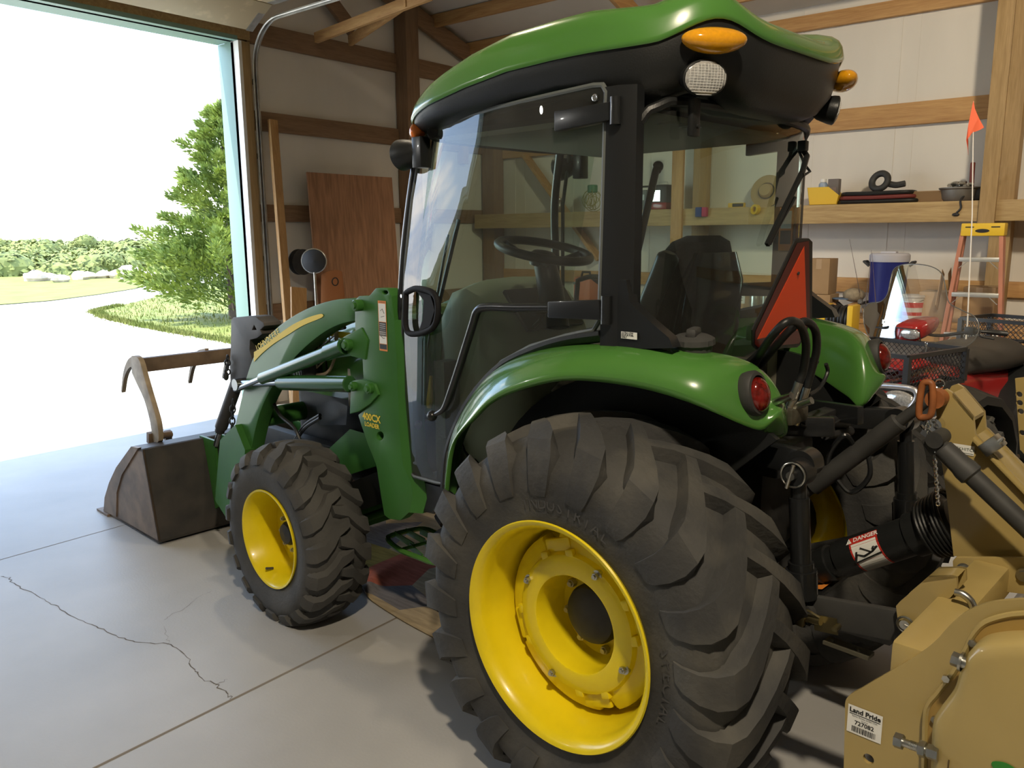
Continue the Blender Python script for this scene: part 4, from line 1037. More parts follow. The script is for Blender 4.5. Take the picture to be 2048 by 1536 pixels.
def mast(q):
    pl = [(748, 580), (752, 576), (775, 577), (783, 592), (789, 640), (794, 720), (799, 860), (806, 930), (822, 965), (826, 995), (818, 1025), (800, 1041), (778, 1038), (768, 1030), (763, 1000), (752, 930), (736, 890), (722, 850), (716, 830), (733, 815), (738, 780), (727, 770), (724, 700), (710, 660), (709, 600), (718, 592), (738, 592)]
    q.plate(TL(pl, YM), (0, -.05, 0), [TL([(lerp(768, 752, .5)+7*cos(a), 872+9*sin(a)) for a in [2*pi*k/12 for k in range(12)]], YM), TL([(770+6*cos(a), 585+4*sin(a)) for a in [2*pi*k/10 for k in range(10)]], YM)], .004)
    # rear web gives the mast its boxed depth
    web = [(788, 640), (794, 720), (799, 860), (806, 930), (822, 965), (826, 995), (818, 1025)]
    A = TL(web, YM); q.loft([A+[p+Vector((-.05, -.03, .0)) for p in A[::-1]], [p+Vector((.0, -.09, 0)) for p in A]+[p+Vector((-.05, -.09, 0)) for p in A[::-1]]])
MAST = sym('mast', mast, GREEND)
def pivots(q):
    for (a, b, r) in ((713, 611, .024), (694, 690, .024), (707, 773, .020), (739, 777, .022)):
        c = T(a, b, 'y', YM+.02); q.cyl(c-Y*.06, c+Y*.012, r, 20, bev=.004); q.cyl(c+Y*.012, c+Y*.02, r*.55, 14)
    q.plate(TL([(656, 694), (690, 672), (722, 655), (735, 680), (730, 720), (700, 712), (672, 716)], YM+.005), (0, -.04, 0), (), .004)
    q.plate(TL([(702, 762), (722, 759), (748, 768), (756, 790), (740, 808), (718, 823), (699, 828)], YM+.012), (0, -.05, 0), (), .004)
PIV = sym('pivot_bracket', pivots, GREEND)
# warning label, model lettering
q = MB(); o0 = T(765.5, 652, 'y', YM+.0015); wv, hv = .062, .225
up = (T(764, 605, 'y', YM)-T(766, 700, 'y', YM)).normalized(); q.quad(o0, -X, up, .052, .2, .0005); q.mi = 1
q.quad(o0, -X, up, .046, .072, .001, 0, .053); q.quad(o0, -X, up, .046, .05, .001, 0, -.046); q.mi = 2
q.quad(o0, -X, up, .046, .056, .001, 0, -.012-.001); q.quad(o0, -X, up, .046, .02, .001, 0, -.083)
for k in range(6): q.mi = 1; q.quad(o0, -X, up, .036, .0018, .0014, 0, .008-k*.008)
q.mi = 2; q.text('WARNING', .008, o0+up*.094, -X, up, .001); q.text('WARNING', .007, o0-up*.018, -X, up, .0016)
q.tube([o0+up*.06+X*.012+Y*.001, o0+up*.068+Y*.0012, o0+up*.05-X*.012+Y*.001], .0012, 5); q.tube([o0+up*.035+X*.01+Y*.001, o0+up*.04-X*.012+Y*.001], .001, 5)
q.tube([o0-up*.04+X*.014+Y*.001, o0-up*.05-X*.004+Y*.001, o0-up*.048-X*.014+Y*.001], .001, 5)
L('warning_label', q, [ORGI, WHITE, INK], MAST[0], 0)
q = MB(); q.text('400CX', .042, T(743, 836, 'y', YM+.001), -X, Z, .001, bold=.0012); q.text('LOADER', .026, T(744, 851, 'y', YM+.001), -X, Z, .001, bold=.0008)
L('model_lettering', q, YELD, MAST[0], 0)
# boom
YB = .485
BT = [(716, 597), (680, 598), (640, 607), (600, 624), (560, 650), (530, 680), (508, 712), (494, 750), (482, 800), (470, 850), (456, 900), (444, 960), (436, 1010)]
BB = [(716, 640), (676, 650), (640, 670), (600, 704), (570, 738), (552, 762), (535, 790), (520, 825), (508, 870), (496, 930), (486, 980), (470, 1020), (450, 1024)]
def boom(q):
    a = TL(BT, YB); b = TL(BB, YB); a = bez(a, 4); b = bez(b, 4)
    q.plate(a+b[::-1], (0, -.075, 0), (), .006)
BOOM = sym('boom_arm', boom, GREEND)
st = bez2([(508, 704), (528, 692), (557, 669), (586, 649), (616, 635), (640, 628), (646, 629)], 4); sb_ = bez2([(647, 632), (640, 637), (606, 651), (577, 669), (547, 688), (523, 708), (508, 724)], 4)
q = MB(); q.plate([T(a, b, 'y', YB+.002) for a, b in st+sb_], (0, .0006, 0))
a, b = T(514, 700, 'y', YB), T(560, 664, 'y', YB)
for k, ch in enumerate('JOHN DEERE'):
    t = k/9; p = [(514, 697), (519, 692.5), (524.5, 688.5), (530, 684.5), (533, 682), (536, 679.5), (541, 675.5), (546, 671.5), (551, 667.5), (556, 663.5)][k]
    q.text(ch, .040, T(p[0], p[1], 'y', YB+.001), (b-a), Vector((0, 0, 1)), .001, bold=.0008)
L('boom_decal', q, YELD, BOOM[0], 0)
def cyl1(q):  # lift cylinder
    a, b = T(700, 768, 'y', YM-.0), T(565, 765, 'y', YM); d = (b-a).normalized(); q.cyl(a, b, .036, 24, bev=.004); q.cyl(b, b+d*.02, .03, 20)
LC = sym('lift_cylinder', cyl1, CYLM)
def cyl1r(q):
    a, b = T(565, 765, 'y', YM), T(480, 768, 'y', YM); q.cyl(a, b, .018, 16); q.cyl(b-Y*.03, b+Y*.03, .03, 18)
sym('piston_rod', cyl1r, ROD, parent=LC)
def cyl2(q):
    a, b = T(690, 692, 'y', YM+.01), T(525, 757, 'y', YM+.01); q.cyl(a, b, .03, 24, bev=.004)
    e = T(656, 705, 'y', YM+.01); q.cyl(a, e, .036, 20, bev=.004)
BC = sym('tilt_cylinder', cyl2, CYLM)
def cyl2r(q):
    b, c = T(525, 757, 'y', YM+.01), T(472, 779, 'y', YM+.01); q.cyl(b, c, .016, 16)
sym('piston_rod', cyl2r, ROD, parent=BC)
def hoses0(q):
    q.tube(bez([T(a, b, 'y', .40) for a, b in ((600, 690), (640, 668), (690, 655))], 6), .008, 8)
def hoses1(q):
    q.tube(bez([T(a, b, 'y', .42) for a, b in ((545, 800), (560, 830), (588, 855), (600, 880))], 6), .009, 8)
def hoses2(q):
    q.tube(bez([T(a, b+6, 'y', .40) for a, b in ((640, 830), (610, 850), (590, 880), (575, 905))], 5), .009, 8)
def hoses(q):
    for k in range(1): q.tube(bez([T(a, b+k*6, 'y', .40) for a, b in ((640, 830), (610, 850), (590, 880), (575, 905))], 5), .009, 8)
for h_ in (hoses, hoses0, hoses1, hoses2): sym('hydraulic_hose', h_, BLACKP)
def crossm(q): q.cyl((2.35, -.45, .80), (2.35, .45, .80), .05, 20)
q = MB(); crossm(q); L('cross_tube', q, GREEND)
q = MB(); pts = [T(a, b, 'y', .33) for a, b in ((632, 665), (668, 640), (672, 700), (655, 745), (620, 748))]
for k in range(5):
    t = k/4; q.tube([pts[1].lerp(pts[2], t), pts[0].lerp(pts[4], t)], .004, 6); q.tube([pts[1].lerp(pts[0], t), pts[2].lerp(pts[4], t)], .004, 6)
q.tube(bez(pts, 5), .008, 6); L('brush_guard', q, PALES)
# bucket
YK = .72
side = TL([(262, 893), (285, 900), (318, 1086), (240, 1040), (212, 1030), (207, 1022), (209, 995), (218, 965), (232, 935)], YK)
def bks(q): q.plate(side, (0, -.012, 0))
bk = None
q = MB()
heel, top, tip, bak = T(318, 1086, 'y', YK), T(262, 893, 'y', YK), T(207, 1022, 'y', YK), T(285, 900, 'y', YK)
w = 2*YK
q.plate([heel, bak, bak-Y*w, heel-Y*w], (.012, 0, .004)); q.plate([bak, top, top-Y*w, bak-Y*w], (0, 0, -.012)); q.plate([heel, tip, tip-Y*w, heel-Y*w], (0, 0, .012))
bk = L('bucket', q, LDK)
q = MB(); q.plate(side, (0, -.012, 0)); e2 = [T(a, b, 'y', YK+.008) for a, b in ((262, 893), (276, 896), (243, 950), (233, 985), (232, 1034), (207, 1022), (209, 995), (218, 965), (232, 935))]; q.plate(e2, (0, -.02, 0)); L('bucket_side', q, RUST, bk)
q = MB(); q.plate(side, (0, -.012, 0)); q.mirror_y(); L('bucket_side', q, RUST, bk)
q = MB(); q.plate([tip+Vector((.06, .02, -.012)), tip+Vector((-.12, .02, -.01)), tip+Vector((-.12, -w-.02, -.01)), tip+Vector((.06, -w-.02, -.012))], (0, 0, .02)); L('cutting_edge', q, RUST, bk)
for y in (.30, -.30):
    q = MB()
    for dy_ in (.05, -.05): q.plate([(heel.x-.05, y+dy_, .16), (heel.x-.03, y+dy_, .55), (heel.x+.16, y+dy_, .55), (heel.x+.03, y+dy_, .12)], (0, .016, 0))
    L('coupler_plate', q, GREEND, bk)
# grapple: tower, cross bar, tines, cylinder, chain
gy = .58
q = MB(); q.plate(TL(bez2([(262, 712), (270, 712), (279, 722), (287, 750), (297, 785), (308, 822), (315, 850), (317, 882), (306, 884), (300, 845), (288, 800), (272, 765), (263, 745)], 3), gy), (0, -.03, 0), (), .003)
gr = L('grapple_arm', q, PALES)
q = MB(); q.plate([(p.x, -p.y, p.z) for p in TL(bez2([(262, 712), (270, 712), (279, 722), (287, 750), (297, 785), (308, 822), (315, 850), (317, 882), (306, 884), (300, 845), (288, 800), (272, 765), (263, 745)], 3), gy)], (0, .03, 0), (), .003); L('grapple_arm', q, PALES)
q = MB(); ca = T(275, 731, 'y', gy-.015); q.bar(ca, ca-Y*(2*gy-.03), .05, .085, Z, .006); L('grapple_bar', q, RUST)
for k, y in enumerate((gy-.03, .12, -.12, -gy+.03)):
    a = Vector((ca.x, y, ca.z)); q = MB()
    crv = [a+Vector((.02, 0, .02)), a+Vector((.14, 0, -.0)), a+Vector((.24, 0, -.08)), a+Vector((.31, 0, -.2))]
    c_ = bez(crv, 5); n_ = len(c_); q.loft([[p+Vector((0, .012, .035*(1-i/n_*.9))), p+Vector((0, -.012, .035*(1-i/n_*.9))), p+Vector((-.01, -.012, -.035*(1-i/n_*.9))), p+Vector((-.01, .012, -.035*(1-i/n_*.9)))] for i, p in enumerate(c_)]); L('grapple_tine', q, PALES)
q = MB(); hp = T(320, 873, 'y', gy-.05); q.cyl(T(300, 874, 'y', gy), T(340, 869, 'y', gy-.16), .022, 16); q.bar(T(302, 885, 'y', gy), T(302, 865, 'y', gy), .04, .03); q.bar(T(336, 880, 'y', gy-.16), T(336, 862, 'y', gy-.16), .04, .03); L('grapple_hinge', q, RUST)
q = MB()
tp = [(462, 640), (466, 635), (488, 633), (497, 632), (512, 634), (516, 638), (526, 645), (529, 652), (520, 660), (524, 668), (514, 676), (500, 680), (499, 700), (505, 720), (498, 745), (489, 775), (461, 775), (459, 730), (461, 700)]
q.plate(TL(tp, .40), (0, -.10, 0), [TL([(508, 650), (513, 660), (504, 660)], .40)], .004); L('grapple_tower', q, LDK)
q = MB(); a, b = T(474, 765, 'y', .36), T(442, 855, 'y', .36); q.cyl(a, b, .035, 22, bev=.005); q.cyl(b, b+(b-a).normalized()*.03, .028, 18)
gc = L('grapple_cylinder', q, LDK)
q = MB(); q.cyl(b, T(432, 890, 'y', .36), .016, 14); L('piston_rod', q, ROD, gc)
def chain(q, A, Bp, n, R, r, sag=0.):
    A, Bp = Vector(A), Vector(Bp); d = (Bp-A).normalized(); o = d.orthogonal().normalized(); w_ = d.cross(o)
    for k in range(n):
        t = (k+.5)/n; c = A.lerp(Bp, t)+Vector((0, 0, -sag*4*t*(1-t))); e = o if k % 2 else w_; hl = (Bp-A).length/n*.68
        pts = [c+d*(hl*cos(a))+e*(R*sin(a)) for a in [2*pi*j/12 for j in range(12)]]; q.tube(pts, r, 6, closed=True)
q = MB(); chain(q, T(466, 800, 'y', .40), T(464, 860, 'y', .40), 5, .014, .0045); L('safety_chain', q, DARK); q = MB(); chain(q, T(455, 712, 'y', .42), T(455, 748, 'y', .42), 4, .014, .0045); q.ball(T(452, 752, 'y', .42), (.015, .015, .025)); L('safety_chain', q, DARK)
# loader carrier plate near the bucket top
q = MB(); q.plate([T(a, b, 'y', .52) for a, b in ((440, 880), (470, 850), (490, 900), (485, 1000), (455, 1040), (430, 1000))], (0, -.05, 0)); L('bucket_carrier', q, GREEND)

# ================================================================== rotary tiller hitched behind
TI = thing('rotary_tiller', 'tan rotary tiller hitched behind the tractor, with serial sticker on its side plate', 'tiller', (0, 0, 0), -BY)
def I(name, q, m, parent=None, smooth=38): return q.build(name, m, TI if parent is None else parent, smooth)
YT = .75
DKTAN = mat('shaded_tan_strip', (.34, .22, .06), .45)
pl = [T(a, b, 'y', YT) for a, b in bez2([(1690, 1430), (1691, 1402), (1702, 1388), (1720, 1378)], 4)+bez2([(1740, 1366), (1850, 1300), (1900, 1250), (1935, 1222), (1975, 1206), (2020, 1200), (2060, 1198)], 4)]
xr = -1.75
back = [Vector((-1.45, YT, pl[-1].z-.03)), Vector((xr, YT, .70)), Vector((xr, YT, .22)), Vector((pl[0].x+.0-.02, YT, .20))]
hol = T(1737, 1518, 'y', YT)
q = MB(); q.plate(pl+back, (0, -.01, 0), [[hol+Vector((.012*cos(a), 0, .012*sin(a))) for a in [2*pi*k/14 for k in range(14)]]])
sp = I('side_plate', q, TAN)
# serial sticker
q = MB(); o0 = T(1729, 1447, 'y', YT+.001); ax = -X; q.quad(o0, ax, Z, .074, .066, .0006); q.mi = 1
up = Z
q.text('Land Pride', .0155, o0+Z*.022, ax, Z, .0012, bold=.0006); q.quad(o0, ax, Z, .066, .0016, .0012, 0, .0135)
q.text('Salina, Kansas 67401 USA', .0052, o0+Z*.009, ax, Z, .0012); q.text('Serial #', .0045, o0+Z*.003, ax, Z, .0012); q.text('727082', .014, o0-Z*.006, ax, Z, .0012, bold=.0003)
r3 = random.Random(3); xx = -.026
while xx < .026:
    wb_ = r3.choice((.0008, .0014, .002)); q.quad(o0, ax, Z, wb_, .0135, .0012, xx, -.0215); xx += wb_+r3.choice((.0008, .0014))
I('serial_sticker', q, [WHITE, INK], sp, 0)
# rim of the drive-chain housing: a stepped flange and the domed cover
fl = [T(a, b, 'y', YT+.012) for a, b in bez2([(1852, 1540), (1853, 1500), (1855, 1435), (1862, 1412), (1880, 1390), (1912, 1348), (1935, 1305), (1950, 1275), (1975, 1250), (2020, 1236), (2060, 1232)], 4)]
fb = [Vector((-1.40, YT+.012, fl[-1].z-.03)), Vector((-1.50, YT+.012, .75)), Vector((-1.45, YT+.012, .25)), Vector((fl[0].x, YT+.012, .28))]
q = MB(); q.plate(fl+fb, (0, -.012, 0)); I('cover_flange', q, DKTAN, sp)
rm = fl; q = MB(); q.tube([p+Vector((.004, 0, .004)) for p in rm], .006, 6); I('weld_bead', q, TAN, sp)
cv0 = bez2([(1872, 1560), (1876, 1520), (1880, 1430), (1893, 1400), (1922, 1360), (1936, 1320), (1950, 1290), (1975, 1270), (2015, 1262), (2060, 1260)], 4)
def inset(pts, k, y, c):
    out = []
    for a, b in pts:
        p = T(a, b, 'y', YT+.012); v = c-p; v.y = 0; out.append(p+v.normalized()*k+Vector((0, y, 0)))
    return out
cc = Vector((-1.2, YT, .62)); ring = []
q = MB(); rings = []
for k, y in ((0, 0), (0, .045), (.004, .055), (.012, .062), (.03, .066)):
    r_ = inset(cv0, k, y, cc); r_ += [Vector((-1.36-k*0, YT+.012+y, r_[-1].z-.04)), Vector((-1.42, YT+.012+y, .75)), Vector((-1.38, YT+.012+y, .25)), Vector((r_[0].x, YT+.012+y, .30))]; rings.append(r_)
q.loft(rings, True, True); cov = I('chain_cover', q, TAN)
q = MB()
for a, b in ((1946, 1285), (1893, 1356), (1871, 1438)): p = T(a, b, 'y', YT+.012); q.cyl(p, p+Y*.007, .008, 6)
I('cover_bolt', q, STEEL, sp)
q = MB(); a = T(1790, 1479, 'y', YT+.075); b = T(1845, 1498, 'y', YT+.075); d = (b-a).normalized(); q.cyl(a-d*.0, a+d*.016, .0155, 6); q.cyl(a+d*.016, b+d*.02, .0085, 14)
for k in range(14): q.torus(a+d*(.03+.0028*k), d, .0085, .0011, 14, 4)
q.cyl(b-d*.006, b+d*.006, .0165, 6); q.cyl(b+d*.010, b+d*.03, .015, 6); I('adjusting_bolt', q, STEEL, cov)
q = MB(); a = T(1904, 1316, 'y', YT+.06); b = T(1940, 1330, 'y', YT+.06); q.cyl(a, a.lerp(b, .5), .014, 6); q.cyl(a.lerp(b, .45), a.lerp(b, .6), .019, 16); q.cyl(a.lerp(b, .6), b, .012, 12); I('breather_plug', q, STEEL, cov)
q = MB(); e0 = T(1935, 1545, 'y', YT+.08); q.text('L', .03, e0+Vector((.03, 0, .0)), -X, Z, .001); o_ = T(2010, 1545, 'y', YT+.08)
q.mi = 1; q.plate([o_+Vector((.022*cos(a)*(1+.15*sin(3*a)), 0, .016*sin(a)+.004)) for a in [2*pi*k/24 for k in range(24)]], (0, .0008, 0)); I('cover_lettering', q, [mat('brown_ink', (.09, .06, .02), .5), mat('green_ink', (.03, .22, .03), .5)], cov, 0)
# tool bar, hood, hitch brackets
q = MB(); a = T(1742, 1378, 'y', YT-.01); q2 = T(1850, 1255, 'y', .40)
tb0 = T(1800, 1315, 'y', .68); q.bar((tb0.x-.04, YT-.01, tb0.z+.02), (tb0.x-.04, -YT+.01, tb0.z+.02), .085, .085, Z, .012)
I('tool_bar', q, TAN)
q = MB(); rings = []
for y in (YT-.012, -YT+.012): rings.append([(-.86, y, .45), (-.92, y, .66), (-1.05, y, .80), (-1.2, y, .84), (-1.4, y, .78), (-1.6, y, .62), (-1.6, y, .6), (-1.39, y, .76), (-1.2, y, .82), (-1.05, y, .78), (-.93, y, .64), (-.87, y, .45)])
q.loft(rings); I('tiller_hood', q, TAN)
for s in (1, -1):
    q = MB(); bp = [(1792, 1212), (1800, 1203), (1843, 1166), (1856, 1154), (1900, 1153), (1913, 1156), (1914, 1180), (1900, 1196), (1882, 1200), (1850, 1230), (1828, 1262), (1815, 1266), (1797, 1255)]
    pp_ = [T(a, b, 'y', .44) for a, b in bp]
    q.plate([(p.x, s*p.y, p.z) for p in pp_], (0, -s*.012, 0)); q.plate([(p.x, s*(p.y-.07), p.z) for p in pp_], (0, -s*.012, 0))
    q.plate([(p.x, s*p.y, p.z) for p in [T(a, b, 'y', .44) for a, b in ((1843, 1166), (1856, 1154), (1900, 1153), (1913, 1156))]], (0, -s*.08, 0))
    hb = I('hitch_bracket', q, TAN)
    q = MB(); c = T(1812, 1247, 'y', .445); c.y *= s; q.cyl(c-Y*s*.09, c+Y*s*.012, .012, 16); q.torus(c+Y*s*.006, Y, .019, .003, 24, 6); q.cyl(c+Vector((-.0, s*.012, 0)), c+Vector((-.02, s*.012, -.005)), .004, 8); I('hitch_pin', q, STEEL, hb)
q = MB(); q.tube(bez([T(a, b, 'y', .46) for a, b in ((1910, 1184), (1925, 1188), (1940, 1200), (1947, 1215), (1948, 1232))], 5), .0085, 10); I('bent_pin', q, STEEL)
# mast: triangular plates, sloped cap, base plate
ym = .10
q = MB(); mp_ = [T(a, b, 'y', ym) for a, b in ((1870, 800), (1880, 782), (1892, 778), (1905, 786), (1947, 835), (1950, 868), (2060, 985), (2060, 1118), (2010, 1118), (1907, 1112), (1893, 990), (1880, 900))]
q.plate(mp_, (0, -.012, 0)); q.plate([p-Y*.10 for p in mp_], (0, -.012, 0))
top = [T(a, b, 'y', ym) for a, b in ((1892, 778), (1905, 786), (1947, 835), (1950, 868))]; q.plate([top[1], top[2], top[2]-Y*.11, top[1]-Y*.11], (0, 0, -.01))
tb1 = T(1950, 872, 'y', ym); tb2 = T(2060, 985, 'y', ym); q.plate([tb1+Y*.02, tb2+Y*.02, tb2-Y*.13, tb1-Y*.13], (0, 0, -.012), (), .003)
ms = I('mast', q, TAN)
q = MB(); bp = [T(a, b, 'y', .14) for a, b in ((1905, 1122), (1912, 1114), (2060, 1116), (2060, 1190), (1990, 1182), (1945, 1160), (1906, 1150))]; q.plate(bp, (0, -.014, 0), (), .003); I('mast_base', q, TAN)
q = MB()
for a, b in ((1928, 1139), (2048, 1150)): c = T(a, b, 'y', .14); q.cyl(c, c+Y*.012, .013, 6); q.cyl(c, c+Y*.004, .018, 18)
I('mast_bolt', q, STEEL)
# sticker on the mast
q = MB(); o0 = T(1927, 899, 'y', ym+.001); q.quad(o0, -X, Z, .052, .026, .0008); q.mi = 1; q.text('QUICKHITCH', .0118, o0+X*.005+Vector((-.0, 0, .001)), -X, Z, .0014); q.quad(o0, -X, Z, .03, .0012, .0014, .01, -.009); I('hitch_sticker', q, [WHITE, mat('green_black_ink', (.02, .05, .03), .5)], ms, 0)
# hook, link plate, chain on the mast top
HOOK = mat('rusty_orange_hook', (.36, .12, .035), .5, noise=.4, nscale=20)
q = MB(); hk = [T(a, b, 'y', .15) for a, b in ((1857, 764), (1864, 770), (1866, 800), (1861, 830), (1846, 835), (1838, 830), (1840, 795), (1846, 768))]; q.tube(bez(hk+[hk[0]], 5)[:-1], .009, 10, closed=True); c = T(1872, 798, 'y', .13); q.cyl(c-Y*.03, c+Y*.012, .025, 20); I('lift_hook', q, HOOK)
q = MB(); c = T(1870, 850, 'y', .12); q.cyl(c-Y*.12, c+Y*.012, .02, 18); I('clevis_pin', q, CHROME); q = MB(); q.torus(T(1879, 768, 'y', .1), Y, .012, .0022, 20, 6); I('ring_pin', q, CHROME); q = MB(); q.tube(bez([T(a, b, 'y', .13) for a, b in ((1845, 842), (1855, 835), (1862, 848), (1850, 858), (1842, 850))], 4), .004, 6); I('shackle', q, CHROME)
q = MB(); chain(q, T(1853, 845, 'y', .16), T(1868, 900, 'y', .17), 9, .006, .0022); chain(q, T(1868, 900, 'y', .17), T(1876, 1010, 'y', .17), 16, .005, .002); I('pin_chain', q, CHROME)
# parking stand tube: black sleeve over a thinner tube, leaning on the mast
q = MB(); a, b, c_ = T(1884, 895, 'y', .20), T(1945, 956, 'y', .20), T(2075, 1075, 'y', .20); d = (c_-a).normalized(); m1 = a.lerp(c_, .32)
q.tube([a, a+d*.004, a+d*.06, m1-d*.02, m1, m1+d*.005, c_], [.022, .026, .028, .031, .031, .024, .024], 24)
I('support_tube', q, GREYD)
q = MB(); c = T(1873, 878, 'y', .17); q.cyl(c-Y*.05, c+Y*.02, .022, 18); q.box(c+Vector((.0, -.01, -.02)), (.05, .03, .06), (0, 40, 0), .006); I('tube_clevis', q, GREYD)
q = MB(); c = T(1985, 890, 'y', ym+.01); q.box(c, (.05, .05, .035), (0, 45, 0), .004); q.cyl(T(1975, 898, 'y', .13), T(2008, 876, 'y', .13), .005, 8); q.tube([T(1998, 888, 'y', .14), T(2006, 878, 'y', .14), T(2006, 885, 'y', .14)], .003, 6); I('spring_clip', q, STEEL)
# perforated upright bar at the far side
q = MB(); ub = [T(a, b, 'y', -.32) for a, b in ((2030, 757), (2075, 752), (2075, 915), (2040, 900))]
hs = []
for a, b in ((2038, 789), (2039, 806), (2041, 823), (2044, 866)):
    p = T(a, b, 'y', -.32); hs.append([p+Vector((.009*cos(t), 0, .009*sin(t))) for t in [2*pi*k/12 for k in range(12)]])
q.plate(ub, (0, -.012, 0), hs); q.plate([T(2041, 900, 'y', -.32), T(2075, 915, 'y', -.32), Vector((-1.25, -.32, .80)), Vector((-1.12, -.32, .80))], (0, -.012, 0)); I('adjusting_bar', q, TAN)
# driveline with its guard
q = MB(); a, b = T(1655, 1128, 'y', 0), T(1900, 1045, 'y', 0); d = (b-a).normalized(); n_ = 28
q.tube([a-d*.03, a-d*.028, a+d*.02, a+d*.022, a+d*.05, a+d*.052, a.lerp(b, .72), a.lerp(b, .72)+d*.002, a.lerp(b, .84), a.lerp(b, .84)+d*.004, b, b+d*.02], [.03, .052, .058, .05, .05, .058, .058, .066, .066, .08, .085, .06], n_)
pt_ = I('driveline_guard', q, BLACKP)
q = MB()
for k in range(7): q.torus(a.lerp(b, .86)+d*.012*k, d, .082+.002*k, .005, 28, 6)
I('bellows', q, BLACKP, pt_); q = MB(); q.tube([a-d*.10, a-d*.03], [.035, .04], 18)
for k in range(4): q.torus(a-d*(.03+.012*k), d, .05-.003*k, .006, 24, 6)
q.cyl(a-d*.1, a-d*.18, .03, 16); I('bellows', q, BLACKP, pt_)
# danger label wrapped on the guard
q = MB(); side_ = (CT-a.lerp(b, .4)); side_ = (side_-d*side_.dot(d)).normalized(); cr = d.cross(side_).normalized()
if cr.z < 0: cr = -cr
def wrap(t0, t1, a0, a1, r):
    g = []
    for i in range(7):
        t = lerp(t0, t1, i/6); row = []
        for j in range(9):
            an = lerp(a0, a1, j/8); row.append(a+d*t+r*(cos(an)*side_+sin(an)*cr))
        g.append(row)
    q.grid(g)
Ld = (b-a).length; t0, t1 = Ld*.30, Ld*.52
DA = -.42
q.mi = 0; wrap(t0-.003, t1+.003, -.9+DA, 1.40+DA, .0585); wrap(t0, t1, .95+DA, 1.38+DA, .0588); q.mi = 1; wrap(t0+.003, t1-.003, -.85+DA, .95+DA, .0588); q.mi = 3; wrap(t0+.004, t1-.004, -.85+DA, -.3+DA, .0591)
mid = a+d*(t0+t1)/2
if d.dot(AR) > 0: dx = d
else: dx = -d
an = 1.16+DA; dirn = cos(an)*side_+sin(an)*cr; upd = (cr*cos(an)-side_*sin(an)); q.mi = 1; q.text('DANGER', .0205, mid+dirn*.0592+dx*.010, dx, upd, .001, bold=.0006)
tri = mid+dirn*.0596-dx*.046; q._f([q.bm.verts.new(x) for x in (tri-dx*.010-upd*.008, tri+dx*.010-upd*.008, tri+upd*.011)])
q.mi = 2; q.text('!', .013, tri-upd*.001, dx, upd, .0006)
an = .35+DA; dirn = cos(an)*side_+sin(an)*cr; upd = (cr*cos(an)-side_*sin(an)); oo = mid+dirn*.0600
q.tube([oo-dx*.045-upd*.018, oo-dx*.03+upd*.002, oo-dx*.01-upd*.008, oo+dx*.02-upd*.002, oo+dx*.04+upd*.008], .004, 6, flat=.5); q.tube([oo-dx*.045-upd*.02, oo+dx*.045-upd*.012], .003, 6, flat=.5); q.tube([oo+dx*.015-upd*.002, oo-dx*.012+upd*.018], .003, 6, flat=.5); q.ball(oo+dx*.028+upd*.006, .006, 8, 6); q.tube([oo-dx*.04-upd*.01, oo-dx*.028+upd*.01], .003, 6, flat=.5)
I('danger_label', q, [REDI, WHITE, INK, GREYI], pt_, 0)
q = MB()
for k in range(9):
    y = -.6+.15*k
    for j in range(4):
        an = j*pi/2+k*.6; c = Vector((-1.2, y, .36)); q.bar(c, c+Vector((.28*cos(an), 0, .28*sin(an))), .05, .012, Y)
q.cyl((-1.2, -.72, .36), (-1.2, .72, .36), .05, 20)
for v in q.bm.verts: v.co.z = max(v.co.z, .03)
I('tine_rotor', q, DARK)
# loose flat bar of the drawbar lying under the hitch
q = MB(); a, b = T(1652, 1283, 'z', .33), T(1742, 1316, 'z', .33); dd = (b-a).normalized(); nn = Vector((-dd.y, dd.x, 0)); h = []
for t in (.14, .72): c = a.lerp(b, t); h.append([c+Vector((.012*cos(x), .012*sin(x), 0)) for x in [2*pi*k/12 for k in range(12)]])
q.plate([a-nn*.025, b-nn*.025, b+nn*.025, a+nn*.025], (0, 0, .012), h); q2_ = q.build('swinging_drawbar', mat('dull_steel_bar', (.16, .15, .11), .5, metal=.4), TR)
# ================================================================== red quad bike parked behind the tractor
AY = radians(72.); A0 = Vector((.147, -2.873, 0))
AT = thing('quad_bike', 'red quad bike with a clear windshield and black mesh baskets, parked by the shelf wall', 'quad bike', A0, AY)
RA = Matrix.Rotation(-AY, 3, 'Z')
def loc(p): return RA @ (Vector(p)-A0)
def AX(px, py, x):
    """quad-bike frame: point on the plane local x = x seen at the pixel"""
    r = RA @ _ray(px, py, BR, BU_, BF); c = loc(CB); return c+r*((x-c.x)/r.x)
def AYp(px, py, y):
    r = RA @ _ray(px, py, BR, BU_, BF); c = loc(CB); return c+r*((y-c.y)/r.y)
REDP = mat('red_body_paint', (.25, .011, .010), .25, coat=.6)
VINYL = mat('seat_vinyl', (.045, .04, .034), .5, bump=.1, bscale=150)
def Q(name, q, m, parent=None, smooth=38, mods=None): return q.build(name, m, AT if parent is None else parent, smooth, mods)
q = MB(); rings = []
for x, w_, zt, zb in ((.38, .16, .66, .5), (.30, .26, .72, .46), (.05, .30, .75, .42), (-.25, .22, .80, .4), (-.45, .17, .86, .4), (-.75, .17, .8, .4), (-1.2, .2, .76, .42), (-1.6, .3, .76, .5), (-1.8, .28, .70, .52)):
    rings.append([(x, -w_, zb), (x, -w_, zt-.07), (x, -w_*.75, zt), (x, w_*.75, zt), (x, w_, zt-.07), (x, w_, zb)])
q.loft(rings); Q('body', q, REDP, None, 60)
